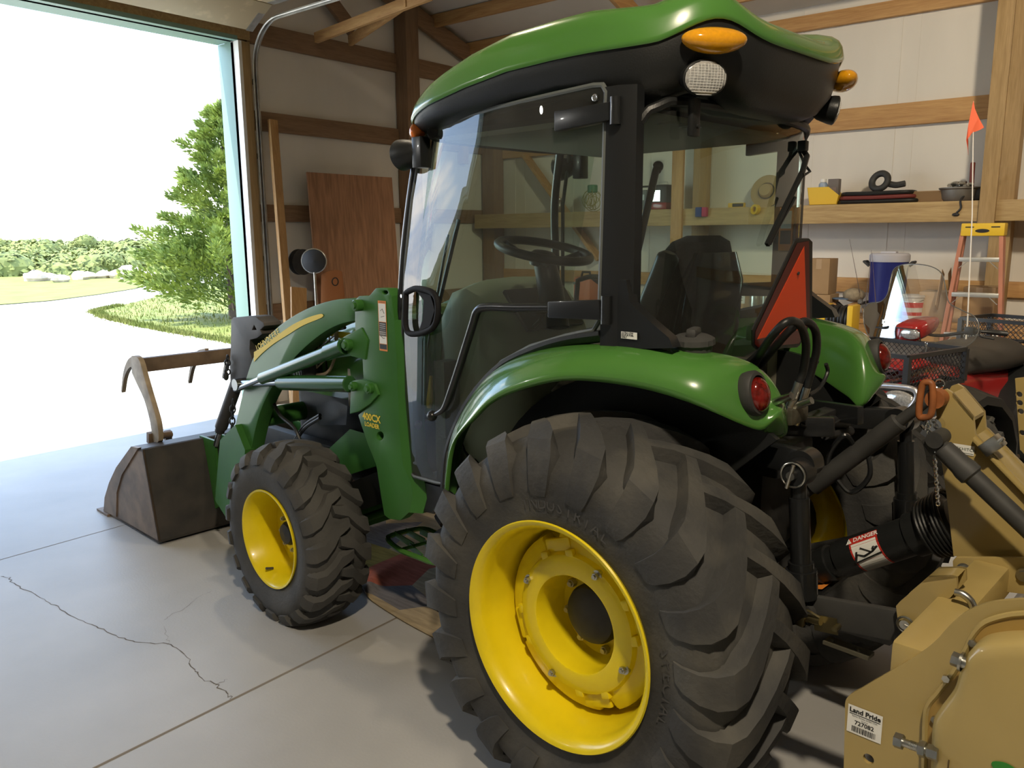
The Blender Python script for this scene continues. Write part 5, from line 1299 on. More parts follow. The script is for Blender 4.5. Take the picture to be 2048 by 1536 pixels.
for s in (1, -1):
    for x0 in (-.08, -1.38):
        q = MB(); rings = []
        for k in range(9):
            a = radians(-10+25*k); rings.append([(x0+.44*cos(a), s*.16, .33+.47*sin(a)), (x0+.45*cos(a), s*.40, .33+.49*sin(a)), (x0+.44*cos(a), s*.58, .33+.44*sin(a)), (x0+.41*cos(a), s*.585, .33+.39*sin(a)), (x0+.42*cos(a), s*.4, .33+.42*sin(a)), (x0+.42*cos(a), s*.22, .33+.41*sin(a))])
        q.loft(rings); Q('fender', q, BLACKP, None, 60)
        q = MB(); c = Vector((x0, s*.44, .32)); q.lathe([(.15, -.10), (.2, -.125), (.27, -.13), (.305, -.11), (.32, -.06), (.32, .06), (.305, .11), (.27, .13), (.2, .125), (.15, .10)], c, Y, 48, closed=True)
        for k in range(22):
            a = 2*pi*k/22
            for yy in (-.07, .07): q.box(c+Vector((.318*cos(a), yy+(.015 if k % 2 else -.015), .318*sin(a))), (.035, .07, .03), Matrix.Rotation(-a+pi/2, 3, 'Y'))
        for v in q.bm.verts: v.co.z = max(v.co.z, .0)
        tw = Q('tire', q, RUBBER)
        q = MB(); q.lathe([(.155, s*.1), (.15, s*.06), (.06, s*.03), (.0005, s*.03)], c, Y, 32); Q('wheel_rim', q, DARK, tw)
SEATP = [(-.55, .13, .92), (-.65, .18, .97), (-.85, .22, .97), (-1.1, .24, .96), (-1.3, .23, .97), (-1.38, .16, .93)]
q = MB(); q.loft([[(x, -w_, zt-.22), (x, -w_*1.1, zt-.08), (x, -w_*.75, zt), (x, 0, zt+.02), (x, w_*.75, zt), (x, w_*1.1, zt-.08), (x, w_, zt-.22)] for x, w_, zt in SEATP]); Q('seat', q, VINYL, None, 70, subsurf(2))
IRON = mat('black_angle_iron', (.02, .021, .022), .4, coat=.2)
def basket(x0, x1, hw, yc, zb, zt, nm):
    q = MB(); t = .025
    for z in (zb, zt):
        for y in (yc+hw, yc-hw): q.bar((x0, y, z), (x1, y, z), t, t)
        for x in (x0, x1): q.bar((x, yc-hw, z), (x, yc+hw, z), t, t)
    for x in (x0, x1):
        for y in (yc+hw, yc-hw): q.bar((x, y, zb-.0), (x, y, zt), .032, .032, X)
    b = Q(nm, q, IRON)
    q = MB(); st = .036
    def mesh(p0, ud, vd, U, V):
        n = int((U+V)/st)
        for k in range(1, n):
            d = k*st
            for sg in (0, 1):
                u0, v0 = (d, 0) if d < U else (U, d-U); u1, v1 = (0, d) if d < V else (d-V, V)
                if sg: u0, u1 = U-u0, U-u1
                q.bar(p0+ud*u0+vd*v0, p0+ud*u1+vd*v1, .0035, .0025)
    for y in (yc+hw, yc-hw): mesh(Vector((x0, y, zb)), (X if x1 > x0 else -X), Z, abs(x1-x0), zt-zb)
    for x in (x0, x1): mesh(Vector((x, yc-hw, zb)), Y, Z, 2*hw, zt-zb)
    Q('expanded_mesh', q, IRON, b, 0)
    q = MB(); 
    for k in range(7): y = yc+lerp(-hw, hw, k/6); q.bar((x0, y, zb), (x1, y, zb), .014, .014)
    Q('rack_slats', q, IRON, b)
    return b
fb_ = basket(-.31, .31, .31, 0, .80, 1.0, 'front_basket')
basket(-1.30, -1.72, .39, .13, .90, 1.08, 'rear_basket')
q = MB(); p = AYp(1849, 690, .31-.0); q.torus(p+Vector((0, .01, .01)), Y, .012, .0025, 16, 6); q.tube([p+Vector((.01, .01, .0)), p+Vector((.008, .01, -.04))], .0025, 6); q.tube([p+Vector((-.008, .01, .0)), p+Vector((.0, .01, -.04))], .0025, 6); Q('hair_pin_clip', q, CHROME, fb_)
q = MB(); q.loft([[(x, -w_, .84), (x, -w_, zt), (x, w_, zt), (x, w_, .84)] for x, w_, zt in ((-.08, .10, .86), (-.14, .12, .91), (-.25, .13, .93), (-.36, .11, .90))]); Q('hood_cover', q, REDP, None, 60, subsurf(2))
# headlight pod, handlebar
HX = -.42
q = MB(); c = AX(1822, 664, HX+.02)
rings = []
for x, k in ((.07, .8), (.05, 1.), (-.05, 1.05), (-.16, .95), (-.24, .6)): rings.append([(c.x+x, c.y+.085*k*(abs(cos(a))**.6)*(1 if cos(a) > 0 else -1), c.z+.01-x*.18+.06*k*(abs(sin(a))**.6)*(1 if sin(a) > 0 else -1)) for a in [2*pi*j/20 for j in range(20)]])
q.loft(rings); pod = Q('headlight_pod', q, REDP, None, 60)
q = MB(); cl_ = AX(1820, 668, HX+.095); q.ball(cl_, (.012, .07, .036), 24, 12); Q('headlight_lens', q, CLEARL, pod)
q = MB(); q.tube([cl_+Vector((.02, -.09, .035)), cl_+Vector((.03, .08, .035)), cl_+Vector((.02, .088, -.05))], .004, 6); q.tube([cl_+Vector((.02, -.09, .035)), cl_+Vector((.0, -.095, -.06))], .004, 6); Q('light_guard', q, BLACKM, pod)
q = MB(); hz_ = c.z+.0
q.tube(bez([(c.x-.22, -.40, hz_+.02), (c.x-.12, -.25, hz_+.03), (c.x-.10, 0, hz_-.02), (c.x-.12, .25, hz_+.03), (c.x-.22, .40, hz_+.02)], 6), .011, 8)
for s in (1, -1):
    q.cyl((c.x-.22, s*.40, hz_+.02), (c.x-.17, s*.30, hz_+.03), .017, 12); q.tube(bez([(c.x-.12, s*.28, hz_+.03), (c.x-.05, s*.32, hz_+.01), (c.x-.06, s*.40, hz_)], 5), .006, 6); q.box((c.x-.12, s*.22, hz_+.03), (.05, .06, .05), None, .008)
Q('handlebar', q, BLACKP)
# windshield: lobed clear sheet leaning back
def WSp(px, py):
    x = HX
    for _ in range(15): p = AX(px, py, x); x = HX-.02-(p.z-1.1)*.28-.5*(p.y)**2*.6
    return p
wpx = bez2([(1728, 648), (1727, 622), (1738, 607), (1762, 603), (1775, 588), (1781, 560), (1787, 540), (1803, 530), (1828, 528), (1862, 533), (1884, 548), (1892, 580), (1899, 606), (1925, 621), (1950, 634), (1958, 657), (1948, 681), (1925, 696), (1895, 696), (1850, 684), (1800, 676), (1755, 684), (1735, 668)], 4)
wp_ = [WSp(a, b) for a, b in wpx]
q = MB(); lp_ = [q.bm.verts.new(p) for p in wp_]; es = [q.bm.edges.new((lp_[i], lp_[(i+1) % len(lp_)])) for i in range(len(lp_))]
bmesh.ops.triangle_fill(q.bm, edges=es, use_beauty=True)
for k in range(1, 20): bmesh.ops.bisect_plane(q.bm, geom=q.bm.verts[:]+q.bm.edges[:]+q.bm.faces[:], plane_co=(0, lerp(-.4, .4, k/20), 0), plane_no=(0, 1, 0))
for v in q.bm.verts: v.co.x = HX-.02-(v.co.z-1.1)*.28-.3*(v.co.y)**2
bmesh.ops.recalc_face_normals(q.bm, faces=q.bm.faces[:])
wsh = q.build('windshield', CLEARW, AT, 180, recalc=False)
q = MB(); q.tube([Vector((HX-.02-(p.z-1.1)*.28-.3*p.y**2, p.y, p.z)) for p in wp_], .0035, 6, closed=True); Q('windshield_edge', q, mat('clear_edge', (.1, .1, .09), .2), wsh)
q = MB(); a, b = WSp(1767, 643)+X*.012, WSp(1850, 655)+X*.012; q.bar(a, b, .004, .03, Z)
for t in (.04, .45, .9): c_ = a.lerp(b, t); q.cyl(c_, c_+X*.006, .006, 10)
Q('mounting_strap', q, STEEL, wsh)
# bumper and lower headlight
q = MB(); lc = AX(1798, 800, .36); q.ball(lc, (.03, .10, .055), 24, 12); Q('headlight', q, CLEARL)
q = MB(); q.tube(bez([AX(a, b, .42) for a, b in ((1700, 772), (1760, 771), (1805, 774), (1828, 780), (1834, 794), (1822, 814), (1800, 838), (1790, 850))], 5), .016, 12); Q('bumper_bar', q, mat('silver_tube', (.55, .55, .57), .3, metal=.8))
q = MB(); q.box((.36, 0, .62), (.05, .4, .2), None, .02); Q('grille', q, BLACKP)
# whip flag
fbp = B(1935, 645, 'v', -3.75); ftp = B(1947, 203, 'v', -3.75); f0 = loc(fbp); f1 = loc(ftp)
q = MB(); q.tube([Vector((f0.x, f0.y, .86)), f0, f0.lerp(f1, .5)+Vector((0, .012, 0)), f1], [.006, .005, .004, .003], 8); wf_ = Q('whip_pole', q, mat('white_fibreglass', (.75, .72, .66), .4))
q = MB()
fl_ = [loc(B(a, b, 'v', -3.75)) for a, b in ((1947, 201), (1953, 218), (1959, 235), (1966, 255), (1956, 260), (1945, 266), (1939, 278), (1937, 300), (1934, 310), (1933, 296), (1934, 280), (1940, 250), (1943, 222))]
q.plate([p+X*(.02*sin(k*1.3)) for k, p in enumerate(fl_)], X*.002); Q('flag', q, mat('orange_flag', (.85, .16, .07), .7), wf_)

# ================================================================== step ladder
PINK = mat('fibreglass_rail', (.5, .2, .12), .5, noise=.15, nscale=6)
YCAP = mat('yellow_cap', (.72, .47, .03), .45)
ALU = mat('aluminium_step', (.62, .62, .58), .35, metal=.7)
VL_ = -4.86
tl_, tr_ = B(1927, 462, 'v', VL_), B(2004, 462, 'v', VL_); ml_, mr_ = B(1892, 640, 'v', VL_), B(2001, 640, 'v', VL_)
LDz = thing('step_ladder', 'step ladder with orange fibreglass rails and a yellow top, standing beside the quad bike', 'ladder', ((tl_.x+tr_.x)/2, VL_, 0), 0)
o_ = Vector((LDz.location.x, VL_, 0))
def rail_pt(a, b, z): t = (z-a.z)/(b.z-a.z); p = a.lerp(b, t)-o_; p.y = 0; return p
for a, b in ((tl_, ml_), (tr_, mr_)):
    q = MB(); p1 = rail_pt(a, b, tl_.z); p0_ = rail_pt(a, b, 0.0); q.bar(p1, p0_, .03, .07, Y, .004)
    q.build('rail', PINK, LDz)
    q = MB(); q.bar(p1+Vector((0, -.07, 0)), Vector((p0_.x*.92, -.17, 0.0)), .028, .04, Y, .004); q.build('rear_rail', PINK, LDz)
q = MB(); cp0, cp1 = B(1923, 452, 'v', VL_+.03)-o_, B(2011, 450, 'v', VL_+.03)-o_
zc = tl_.z+.055; q.box(((cp0.x+cp1.x)/2, -.03, zc-.045), (abs(cp1.x-cp0.x), .15, .1), None, .01)
cap = q.build('top_cap', YCAP, LDz)
q = MB()
for dx in (-.09, .09): q.box(((cp0.x+cp1.x)/2+dx, .0465, zc-.025), (.06, .004, .008))
q.lathe([(.0005, .001), (.05, .001), (.05, -.002)], ((cp0.x+cp1.x)/2, .046, zc-.055), Y, 24, f=None)
for v in q.bm.verts[-72:]: v.co.z = (zc-.055)+(v.co.z-(zc-.055))*.3
q.build('cap_slot', INK, cap)
for py in (519, 590, 672, 780):
    zz = B(1960, py, 'v', VL_).z
    if zz < .1: continue
    a, b = rail_pt(tl_, ml_, zz), rail_pt(tr_, mr_, zz); q = MB(); q.box(((a.x+b.x)/2, 0, zz), (abs(b.x-a.x)-.02, .08, .035), None, .004)
    stp = q.build('tread', ALU, LDz)
    q = MB(); 
    for e, sg in ((a, -1 if a.x > b.x else 1), (b, 1 if a.x > b.x else -1)): q.bar((e.x+sg*.015, .03, zz-.07), (e.x+sg*.075, .03, zz-.015), .004, .02, Y)
    q.build('tread_brace', ALU, stp)
q = MB()
for x in (rail_pt(tl_, ml_, 1.25).x, rail_pt(tr_, mr_, 1.25).x): q.bar((x, .0, 1.25), (x*.97, -.13, 1.27), .006, .02, Z)
q.build('spreader', ALU, LDz)

# ================================================================== things on the long shelf
SV = -5.62
def on(px, py, v=SV): return B(px, py, 'v', v)
def prop(name, label, cat, px, v, z, rz=0., group=None):
    p = B(px, 400, 'v', v); return thing(name, label, cat, (p.x, v, z), rz, group)
def m_per_px(px, v): return abs(B(px+10, 400, 'v', v).x-B(px-10, 400, 'v', v).x)/20
CARD = mat('cardboard', (.36, .235, .12), .8, noise=.15, nscale=5)
CARDL = mat('light_cardboard', (.46, .32, .19), .8, noise=.12, nscale=5)
def mpart(root, name, q, m, smooth=38): return q.build(name, m, root, smooth)
# yellow parts bin with a spray can and a box in it
t = prop('parts_bin', 'yellow open-front plastic bin on the shelf, holding a can', 'bin', 1651, SV, SHZ)
q = MB(); q.plate([(-.13, -.09, 0), (.12, -.09, 0), (.15, -.09, .17), (-.05, -.09, .17), (-.15, -.09, .09)], (0, .004, 0)); q.plate([(-.13, .09, 0), (.12, .09, 0), (.15, .09, .17), (-.05, .09, .17), (-.15, .09, .09)], (0, -.004, 0)); q.box((0, 0, .003), (.25, .18, .006)); q.bar((.12, 0, .0), (.15, 0, .17), .18, .004, X); q.bar((-.13, 0, 0), (-.15, 0, .09), .18, .004, X)
mpart(t, 'bin_body', q, YCAP)
bu = t.location.x
t = thing('spray_can', 'white and blue spray can standing in the yellow bin', 'can', (bu+.03, SV, SHZ+.006)); q = MB(); q.lathe([(.0005, 0), (.04, 0), (.042, .01), (.042, .19), (.03, .21)], (0, 0, 0), Z, 24); mpart(t, 'can_body', q, mat('can_white', (.5, .55, .6), .3, noise=.4, nscale=14, col2=(.2, .3, .45))); q = MB(); q.cyl((0, 0, .21), (0, 0, .245), .028, 16, bev=.004); mpart(t, 'cap', q, WHITE)
t = thing('carton', 'dark grey carton standing upright in the yellow bin', 'box', (bu-.07, SV-.02, SHZ+.006)); q = MB(); q.box((0, 0, .12), (.10, .08, .24), None, .003); mpart(t, 'carton_body', q, mat('grey_carton', (.16, .14, .13), .7)); q = MB(); q.box((0, .041, .12), (.06, .003, .08)); mpart(t, 'printed_panel', q, mat('mauve_print', (.25, .2, .2), .6))
# coiled hoses
t = prop('flat_hose_stack', 'pile of black hoses lying flat on the shelf with a red stripe', 'hose', 1756, SV, SHZ)
for k in range(3):
    q = MB(); L_ = .30-.02*k; zz = .02+.038*k
    q.tube(bez([(L_, .10, zz), (L_+.06, 0, zz), (L_, -.10, zz), (0, -.12, zz+.006), (-L_, -.10, zz), (-L_-.05, 0, zz), (-L_, .10, zz), (0, .13, zz-.004)], 5), .019, 8, closed=True)
    mpart(t, 'hose_coil', q, mat('red_hose', (.16, .03, .025), .6) if k == 1 else BLACKP)
t = prop('coiled_hose', 'grey black corrugated hose coil lying on top of the flat hoses', 'hose', 1757, SV+.01, SHZ+.125)
q = MB(); q.torus((0, 0, .08), Vector((.25, 1, .35)), .075, .03, 28, 10); q.tube(bez([(-.05, 0, .06), (-.14, 0, .04), (-.22, .0, .05)], 5), .028, 8); mpart(t, 'coil', q, GREYD)
for px, w_, nm in ((1818, .075, 'short pine block standing beside the black hoses on the shelf'), (1858, .26, 'brown wooden block lying between the pine block and the pot')):
    t = prop('wood_block', nm, 'wood block', px, SV, SHZ); q = MB(); q.box((0, 0, .05), (w_, .12, .10), None, .004); mpart(t, 'block', q, PINEX if w_ < .1 else CARD)
    q = MB(); q.box((0, .061, .05), (w_*.9, .002, .09)); mpart(t, 'end_grain', q, PINEZ if w_ < .1 else mat('brown_paint', (.2, .12, .05), .7))
t = prop('engine_pot', 'grey metal pot of crumpled foil with a red upright handle on the shelf', 'pot', 1925, SV, SHZ)
q = MB(); q.lathe([(.0005, .0), (.12, .0), (.14, .03), (.15, .10), (.165, .11), (.165, .12), (.14, .12), (.13, .06), (.0005, .05)], (.03, 0, 0), Z, 32); mpart(t, 'pot_body', q, mat('dull_aluminium', (.2, .19, .17), .5, metal=.5, noise=.3, nscale=8))
q = MB(); rr4 = random.Random(4)
for k in range(26): a = rr4.uniform(0, 6.28); d = rr4.uniform(0, .11); q.ball((.03+d*cos(a), d*sin(a), .11+rr4.uniform(0, .05)), (rr4.uniform(.015, .035), .02, .02), 6, 4)
mpart(t, 'foil', q, STEEL, 0)
q = MB(); q.cyl((-.06, 0, .08), (-.055, 0, .33), .02, 14, bev=.005); mpart(t, 'handle', q, mat('dark_red_grip', (.16, .04, .03), .6))
q = MB(); q.tube([(-.1, .02, .06), (-.18, .02, .1), (-.26, .02, .2)], .014, 8); q.box((-.13, 0, .06), (.12, .1, .1), None, .01); mpart(t, 'motor', q, DARK)
q = MB(); q.tube(bez([(-.03, .12, .04), (-.02, .19, .0), (-.03, .2, -.06), (-.0, .2, -.10)], 5), .009, 6); q.ball((.005, .2, -.115), (.03, .01, .015), 10, 6); mpart(t, 'hanging_strap', q, DARK)
t = prop('torpedo_level', 'small yellow spirit level lying on the shelf behind the cab glass', 'level', 1474, SV, SHZ); q = MB(); q.box((0, 0, .025), (.18, .04, .05), None, .006); mpart(t, 'level_body', q, YCAP); q = MB(); q.box((-.02, .0205, .027), (.12, .002, .034)); mpart(t, 'window', q, INK)
p = B(1404, 424, 'v', SF+.02); t = thing('sanding_sponge', 'blue and pink block hanging on the front board of the shelf', 'sponge', (p.x, SF+.025, p.z-.05)); q = MB(); q.box((.03, 0, .05), (.07, .05, .10), None, .008); mpart(t, 'blue_half', q, mat('blue_foam', (.03, .06, .2), .8)); q = MB(); q.box((-.035, 0, .05), (.055, .05, .095), None, .008); mpart(t, 'pink_half', q, mat('pink_foam', (.45, .05, .12), .8))
p = B(1511, 419, 'v', SF+.02); t = thing('tape_roll', 'yellow tape piece hanging on the shelf front by the far cab post', 'tape', (p.x, SF+.02, p.z-.05)); q = MB(); q.lathe([(.028, -.02), (.05, -.02), (.05, .02), (.028, .02)], (0, 0, .05), Vector((.4, .9, .1)), 24, closed=True); mpart(t, 'tape', q, YCAP); q = MB(); q.torus((0, 0, .05), Vector((.4, .9, .1)), .027, .004, 20, 6); mpart(t, 'core', q, CARD)
# gas heater and grey radio
t = prop('gas_heater', 'black portable gas heater with a red base, standing on the shelf', 'heater', 1326, SV, SHZ)
q = MB(); q.box((0, 0, .16), (.20, .2, .22), None, .03); mpart(t, 'casing', q, BLACKP); q = MB(); q.box((0, .02, .04), (.22, .2, .08), None, .02); mpart(t, 'base', q, REDP); q = MB(); q.box((.03, .101, .15), (.1, .004, .12)); mpart(t, 'reflector', q, CHROME)
q = MB()
for k in range(6): q.cyl((-.02+.02*k, .108, .09), (-.02+.02*k, .108, .21), .0015, 5)
q.tube([(-.06, 0, .27), (-.05, 0, .30), (.05, 0, .30), (.06, 0, .27)], .004, 6); mpart(t, 'wire_guard', q, STEEL)
t = prop('lantern_radio', 'grey boxy work radio with a black handle, beside the gas heater', 'radio', 1284, SV, SHZ); q = MB(); q.box((0, 0, .11), (.2, .16, .22), None, .02); mpart(t, 'casing', q, mat('blue_grey_plastic', (.12, .14, .15), .5)); q = MB(); q.box((0, .081, .14), (.15, .004, .06)); mpart(t, 'display', q, mat('pale_display', (.3, .35, .35), .2)); q = MB(); q.tube([(-.09, 0, .2), (-.08, 0, .26), (.08, 0, .26), (.09, 0, .2)], .012, 8); mpart(t, 'handle', q, BLACKP)
t = prop('jam_jar', 'clear jar with a yellow label on the shelf, seen through the cab door', 'jar', 1118, SV, SHZ); q = MB(); q.lathe([(.0005, 0), (.055, 0), (.06, .02), (.06, .12), (.045, .15)], (0, 0, 0), Z, 24); mpart(t, 'jar_body', q, mat('brown_glass', (.12, .1, .08), .2)); q = MB(); q.cyl((0, 0, .15), (0, 0, .175), .05, 24, bev=.004); mpart(t, 'lid', q, STEEL); q = MB(); q.box((0, .06, .07), (.06, .006, .07)); mpart(t, 'label_patch', q, YELD)
t = prop('wire_bundle', 'tangle of yellow-green wire with a green spool on the shelf', 'wire', 1182, SV, SHZ)
q = MB()
for k in range(9): q.torus((rr4.uniform(-.03, .03), rr4.uniform(-.03, .03), .13+rr4.uniform(-.03, .03)), Vector((rr4.uniform(-1, 1), 1, rr4.uniform(-.5, .5))), rr4.uniform(.07, .12), .004, 20, 5)
mpart(t, 'wire', q, mat('yellow_green_wire', (.3, .28, .06), .5)); q = MB(); q.cyl((-.02, 0, .22), (-.02, 0, .31), .06, 20, bev=.01); mpart(t, 'spool', q, mat('green_spool', (.05, .2, .1), .5))
t = prop('straw_hat', 'round tan hat leaning on the wall above the shelf, behind the far cab post', 'hat', 1533, SV-.1, SHZ)
q = MB(); q.lathe([(.0005, .07), (.06, .065), (.08, .01), (.10, .0), (.17, .005), (.17, -.002), (.09, -.006)], (0, 0, .16), Vector((0, 1, .25)), 32); mpart(t, 'brim', q, mat('straw', (.36, .26, .12), .8)); q = MB(); q.torus((0, .02, .165), Vector((0, 1, .25)), .08, .006, 28, 6); mpart(t, 'band', q, DARK)

# ================================================================== things on the work bench
BV = -5.32
def bprop(name, label, cat, px, v=BV, rz=0., z=None, group=None): p = B(px, 600, 'v', v); return thing(name, label, cat, (p.x, v, BZ if z is None else z), rz, group)
mp = m_per_px(1650, BV)
def carton(name, label, px, v, w_, d_, h_, z=None, m=None, flap=False, lab=False, rz=0.):
    t = bprop(name, label, 'box', px, v, rz, z); q = MB(); q.box((0, 0, h_/2), (w_, d_, h_), None, .004); mpart(t, 'carton_body', q, m or CARD)
    q = MB(); q.box((0, 0, h_+.0008), (w_*.98, .05, .0012)); q.box((0, d_/2+.0006, h_*.85), (.05, .0012, h_*.28)); mpart(t, 'packing_tape', q, CARDL)
    if flap:
        for s in (1, -1): q = MB(); q.bar((0, s*d_/2, h_), (0, s*(d_/2+.10), h_+.05), w_*.98, .004, X); mpart(t, 'flap', q, CARDL)
    if lab:
        q = MB(); q.box((.03, d_/2+.001, h_*.5), (w_*.55, .002, h_*.55)); q.mi = 1
        for k in range(3): q.box((.02, d_/2+.0024, h_*(.35+.1*k)), (w_*.3, .001, .006))
        mpart(t, 'address_label', q, [WHITE, INK], 0)
    return t
carton('cardboard_box', 'brown cardboard box with a white address label, under the tall box on the bench', 1641, BV, .26, .26, .19, lab=True)
carton('cardboard_box', 'tall brown cardboard box stacked on the labelled box', 1642, BV, .20, .24, .33, z=BZ+.193, m=CARD)
carton('cardboard_box', 'wide open cardboard box on the bench behind the quad windshield', 1888, BV-.02, .34, .3, .25, m=CARDL, flap=True)
carton('cardboard_box', 'dark brown cardboard box on the bench behind the step ladder', 1963, BV-.06, .24, .28, .30)
# blue drink cooler
CB_ = mat('cooler_blue', (.022, .03, .19), .4)
t = bprop('drink_cooler', 'dark blue round drink cooler with a pale lid on the bench', 'cooler', 1773, BV)
q = MB(); q.lathe([(.0005, 0), (.142, 0), (.148, .02), (.158, .48), (.163, .50)], (0, 0, 0), Z, 40); mpart(t, 'cooler_body', q, CB_)
q = MB(); q.lathe([(.167, .50), (.17, .52), (.17, .56), (.155, .575), (.0005, .58)], (0, 0, 0), Z, 40); q.box((0, .02, .583), (.13, .08, .02), None, .005); mpart(t, 'lid', q, mat('lid_grey_white', (.5, .5, .55), .5))
for s in (1, -1): q = MB(); q.tube([(s*.158, -.05, .46), (s*.205, -.05, .50), (s*.205, .05, .50), (s*.158, .05, .46)], .012, 8); mpart(t, 'handle', q, DARK)
q = MB(); q.cyl((.02, .143, .1), (.02, .18, .1), .018, 12); q.box((.02, .185, .11), (.03, .02, .05), None, .005); mpart(t, 'spigot', q, WHITE)
# pail
t = bprop('plastic_pail', 'small white pail with red lettering bands on the bench behind the quad windshield', 'pail', 1827, BV+.10)
q = MB(); q.lathe([(.0005, 0), (.082, 0), (.095, .20), (.1, .2)], (0, 0, 0), Z, 32); mpart(t, 'pail_body', q, mat('pail_white', (.6, .57, .52), .5)); q = MB(); q.lathe([(.102, .198), (.102, .22), (.0005, .222)], (0, 0, 0), Z, 32); mpart(t, 'lid', q, mat('pail_white2', (.55, .52, .48), .5))
q = MB(); q.lathe([(.0846, .04), (.0868, .07)], (0, 0, 0), Z, 32); q.lathe([(.0905, .11), (.0935, .155)], (0, 0, 0), Z, 32); mpart(t, 'printed_band', q, REDI)
q = MB(); q.torus((0, 0, .2), Vector((0, .5, 1)), .1, .003, 20, 6, 0, pi); mpart(t, 'bail', q, STEEL)
# cap on a clutter of tools
t = bprop('hand_tools', 'heap of dark hand tools and blocks on the bench beside the labelled box', 'tools', 1700, BV+.02)
for k in range(8): q = MB(); a = Vector((rr4.uniform(-.08, .08), rr4.uniform(-.1, .12), .02+.02*(k % 4))); q.bar(a, a+Vector((rr4.uniform(-.16, .16), rr4.uniform(-.1, .1), rr4.uniform(-.0, .1))), .03, .025, Z, .005); mpart(t, 'tool', q, [DARK, STEEL, PINEX, GREYD][k % 4])
t = bprop('ball_cap', 'dusty tan cap with a blue peak on top of the tool heap', 'cap', 1703, BV+.02, 0, BZ+.15)
q = MB(); q.ball((-.02, 0, .04), (.10, .085, .065), 20, 10); mpart(t, 'crown', q, mat('dusty_cloth', (.33, .27, .18), .95, noise=.3, nscale=30)); q = MB(); q.plate([(.10*cos(a)+.08, .09*sin(a), 0) for a in [2*pi*k/20 for k in range(20)]], (0, 0, .01)); mpart(t, 'peak', q, mat('blue_cloth', (.09, .14, .22), .9))
# fishing rods
for (a, b, v, lab) in (((1699, 478), (1727, 625), -5.25, 'thin fishing rod leaning left of the blue cooler'), ((1743, 500), (1728, 640), -5.06, 'thin fishing rod standing against the left side of the blue cooler'), ((1744, 505), (1752, 612), -5.06, 'thin fishing rod crossing the front of the blue cooler')):
    p1, p0_ = B(a[0], a[1], 'v', v), B(b[0], b[1], 'v', v-.0); t_ = max(0, (p0_.z-(BZ+.0))/(p1.z-p0_.z)); base = p0_-(p1-p0_)*t_
    t = thing('fishing_rod', lab, 'fishing rod', base, 0); d = p1-base
    q = MB(); q.tube([Vector(), d*.35, d], [.005, .0035, .0012], 6); mpart(t, 'blank', q, mat('brown_rod', (.1, .06, .04), .3) if 'brown_rod' not in MATS else MATS['brown_rod'])
    q = MB(); q.tube([d*.0, d*.12], .011, 8); mpart(t, 'grip', q, CARD); q = MB(); q.cyl(d*.2+Vector((0, .01, 0)), d*.2+Vector((.0, .05, 0)), .02, 14); mpart(t, 'reel', q, STEEL)
# hose reel cart on the floor before the bench
RVV = -4.75
p = B(1681, 625, 'v', RVV); t = thing('hose_reel', 'yellow framed reel with black hose, standing in front of the bench', 'hose reel', (p.x, RVV, 0))
zt_ = B(1670, 608, 'v', RVV).z
for dx in (.12, -.11): q = MB(); q.box((dx, 0, zt_-.16), (.05, .22, .32), None, .015); q.box((dx, 0, (zt_-.3)/2), (.04, .05, zt_-.3)); q.box((dx, 0, .02), (.05, .4, .04)); mpart(t, 'side_frame', q, YCAP)
q = MB()
for k in range(6): q.torus((-.075+.03*k, 0, zt_-.13), X, .10+.012*(k % 2), .016, 28, 8)
q.cyl((-.1, 0, zt_-.13), (.1, 0, zt_-.13), .07, 20); mpart(t, 'hose', q, BLACKP)
# things seen low through the rear glass
t = bprop('steel_thermos', 'tall steel flask standing on the bench, nearer the seat of the two', 'flask', 1511, BV+.1); q = MB(); q.lathe([(.0005, 0), (.058, 0), (.06, .01), (.06, .24), (.055, .25)], (0, 0, 0), Z, 28); mpart(t, 'flask_body', q, STEEL); q = MB(); q.lathe([(.061, .24), (.061, .275), (.0005, .28)], (0, 0, 0), Z, 28); mpart(t, 'cap', q, CHROME)
t = bprop('steel_thermos', 'tall steel flask standing on the bench, nearer the far cab post of the two', 'flask', 1532, BV+.04); q = MB(); q.lathe([(.0005, 0), (.058, 0), (.06, .01), (.06, .24), (.055, .25)], (0, 0, 0), Z, 28); mpart(t, 'flask_body', q, STEEL); q = MB(); q.lathe([(.061, .24), (.061, .275), (.0005, .28)], (0, 0, 0), Z, 28); mpart(t, 'cap', q, CHROME)
carton('cardboard_box', 'pale printed carton on the bench just behind the tractor seat', 1490, BV-.1, .26, .2, .26, m=CARDL, lab=True)
t = bprop('white_canister', 'white topped can standing on the bench, seen through the rear glass', 'can', 1273, BV); q = MB(); q.lathe([(.0005, 0), (.04, 0), (.04, .16)], (0, 0, 0), Z, 20); mpart(t, 'can_body', q, mat('rusty_can', (.2, .1, .07), .6)); q = MB(); q.lathe([(.042, .16), (.042, .25), (.0005, .255)], (0, 0, 0), Z, 20); mpart(t, 'lid', q, WHITE)
t = bprop('red_jack', 'red wedge shaped jack standing on the bench beside the white topped can', 'jack', 1304, BV); q = MB(); q.plate([(.09, 0, 0), (-.12, 0, 0), (-.06, 0, .34), (-.02, 0, .34)], (0, .06, 0), (), .004); mpart(t, 'jack_body', q, REDP); q = MB(); q.cyl((-.04, .03, .34), (-.04, .03, .37), .02, 12); mpart(t, 'saddle', q, STEEL)
t = bprop('tool_tray', 'cluttered brown tray of small parts on the bench, left end seen through the rear glass', 'tray', 1262, BV+.1); q = MB(); q.box((0, 0, .02), (.3, .2, .04)); mpart(t, 'tray_base', q, CARD)
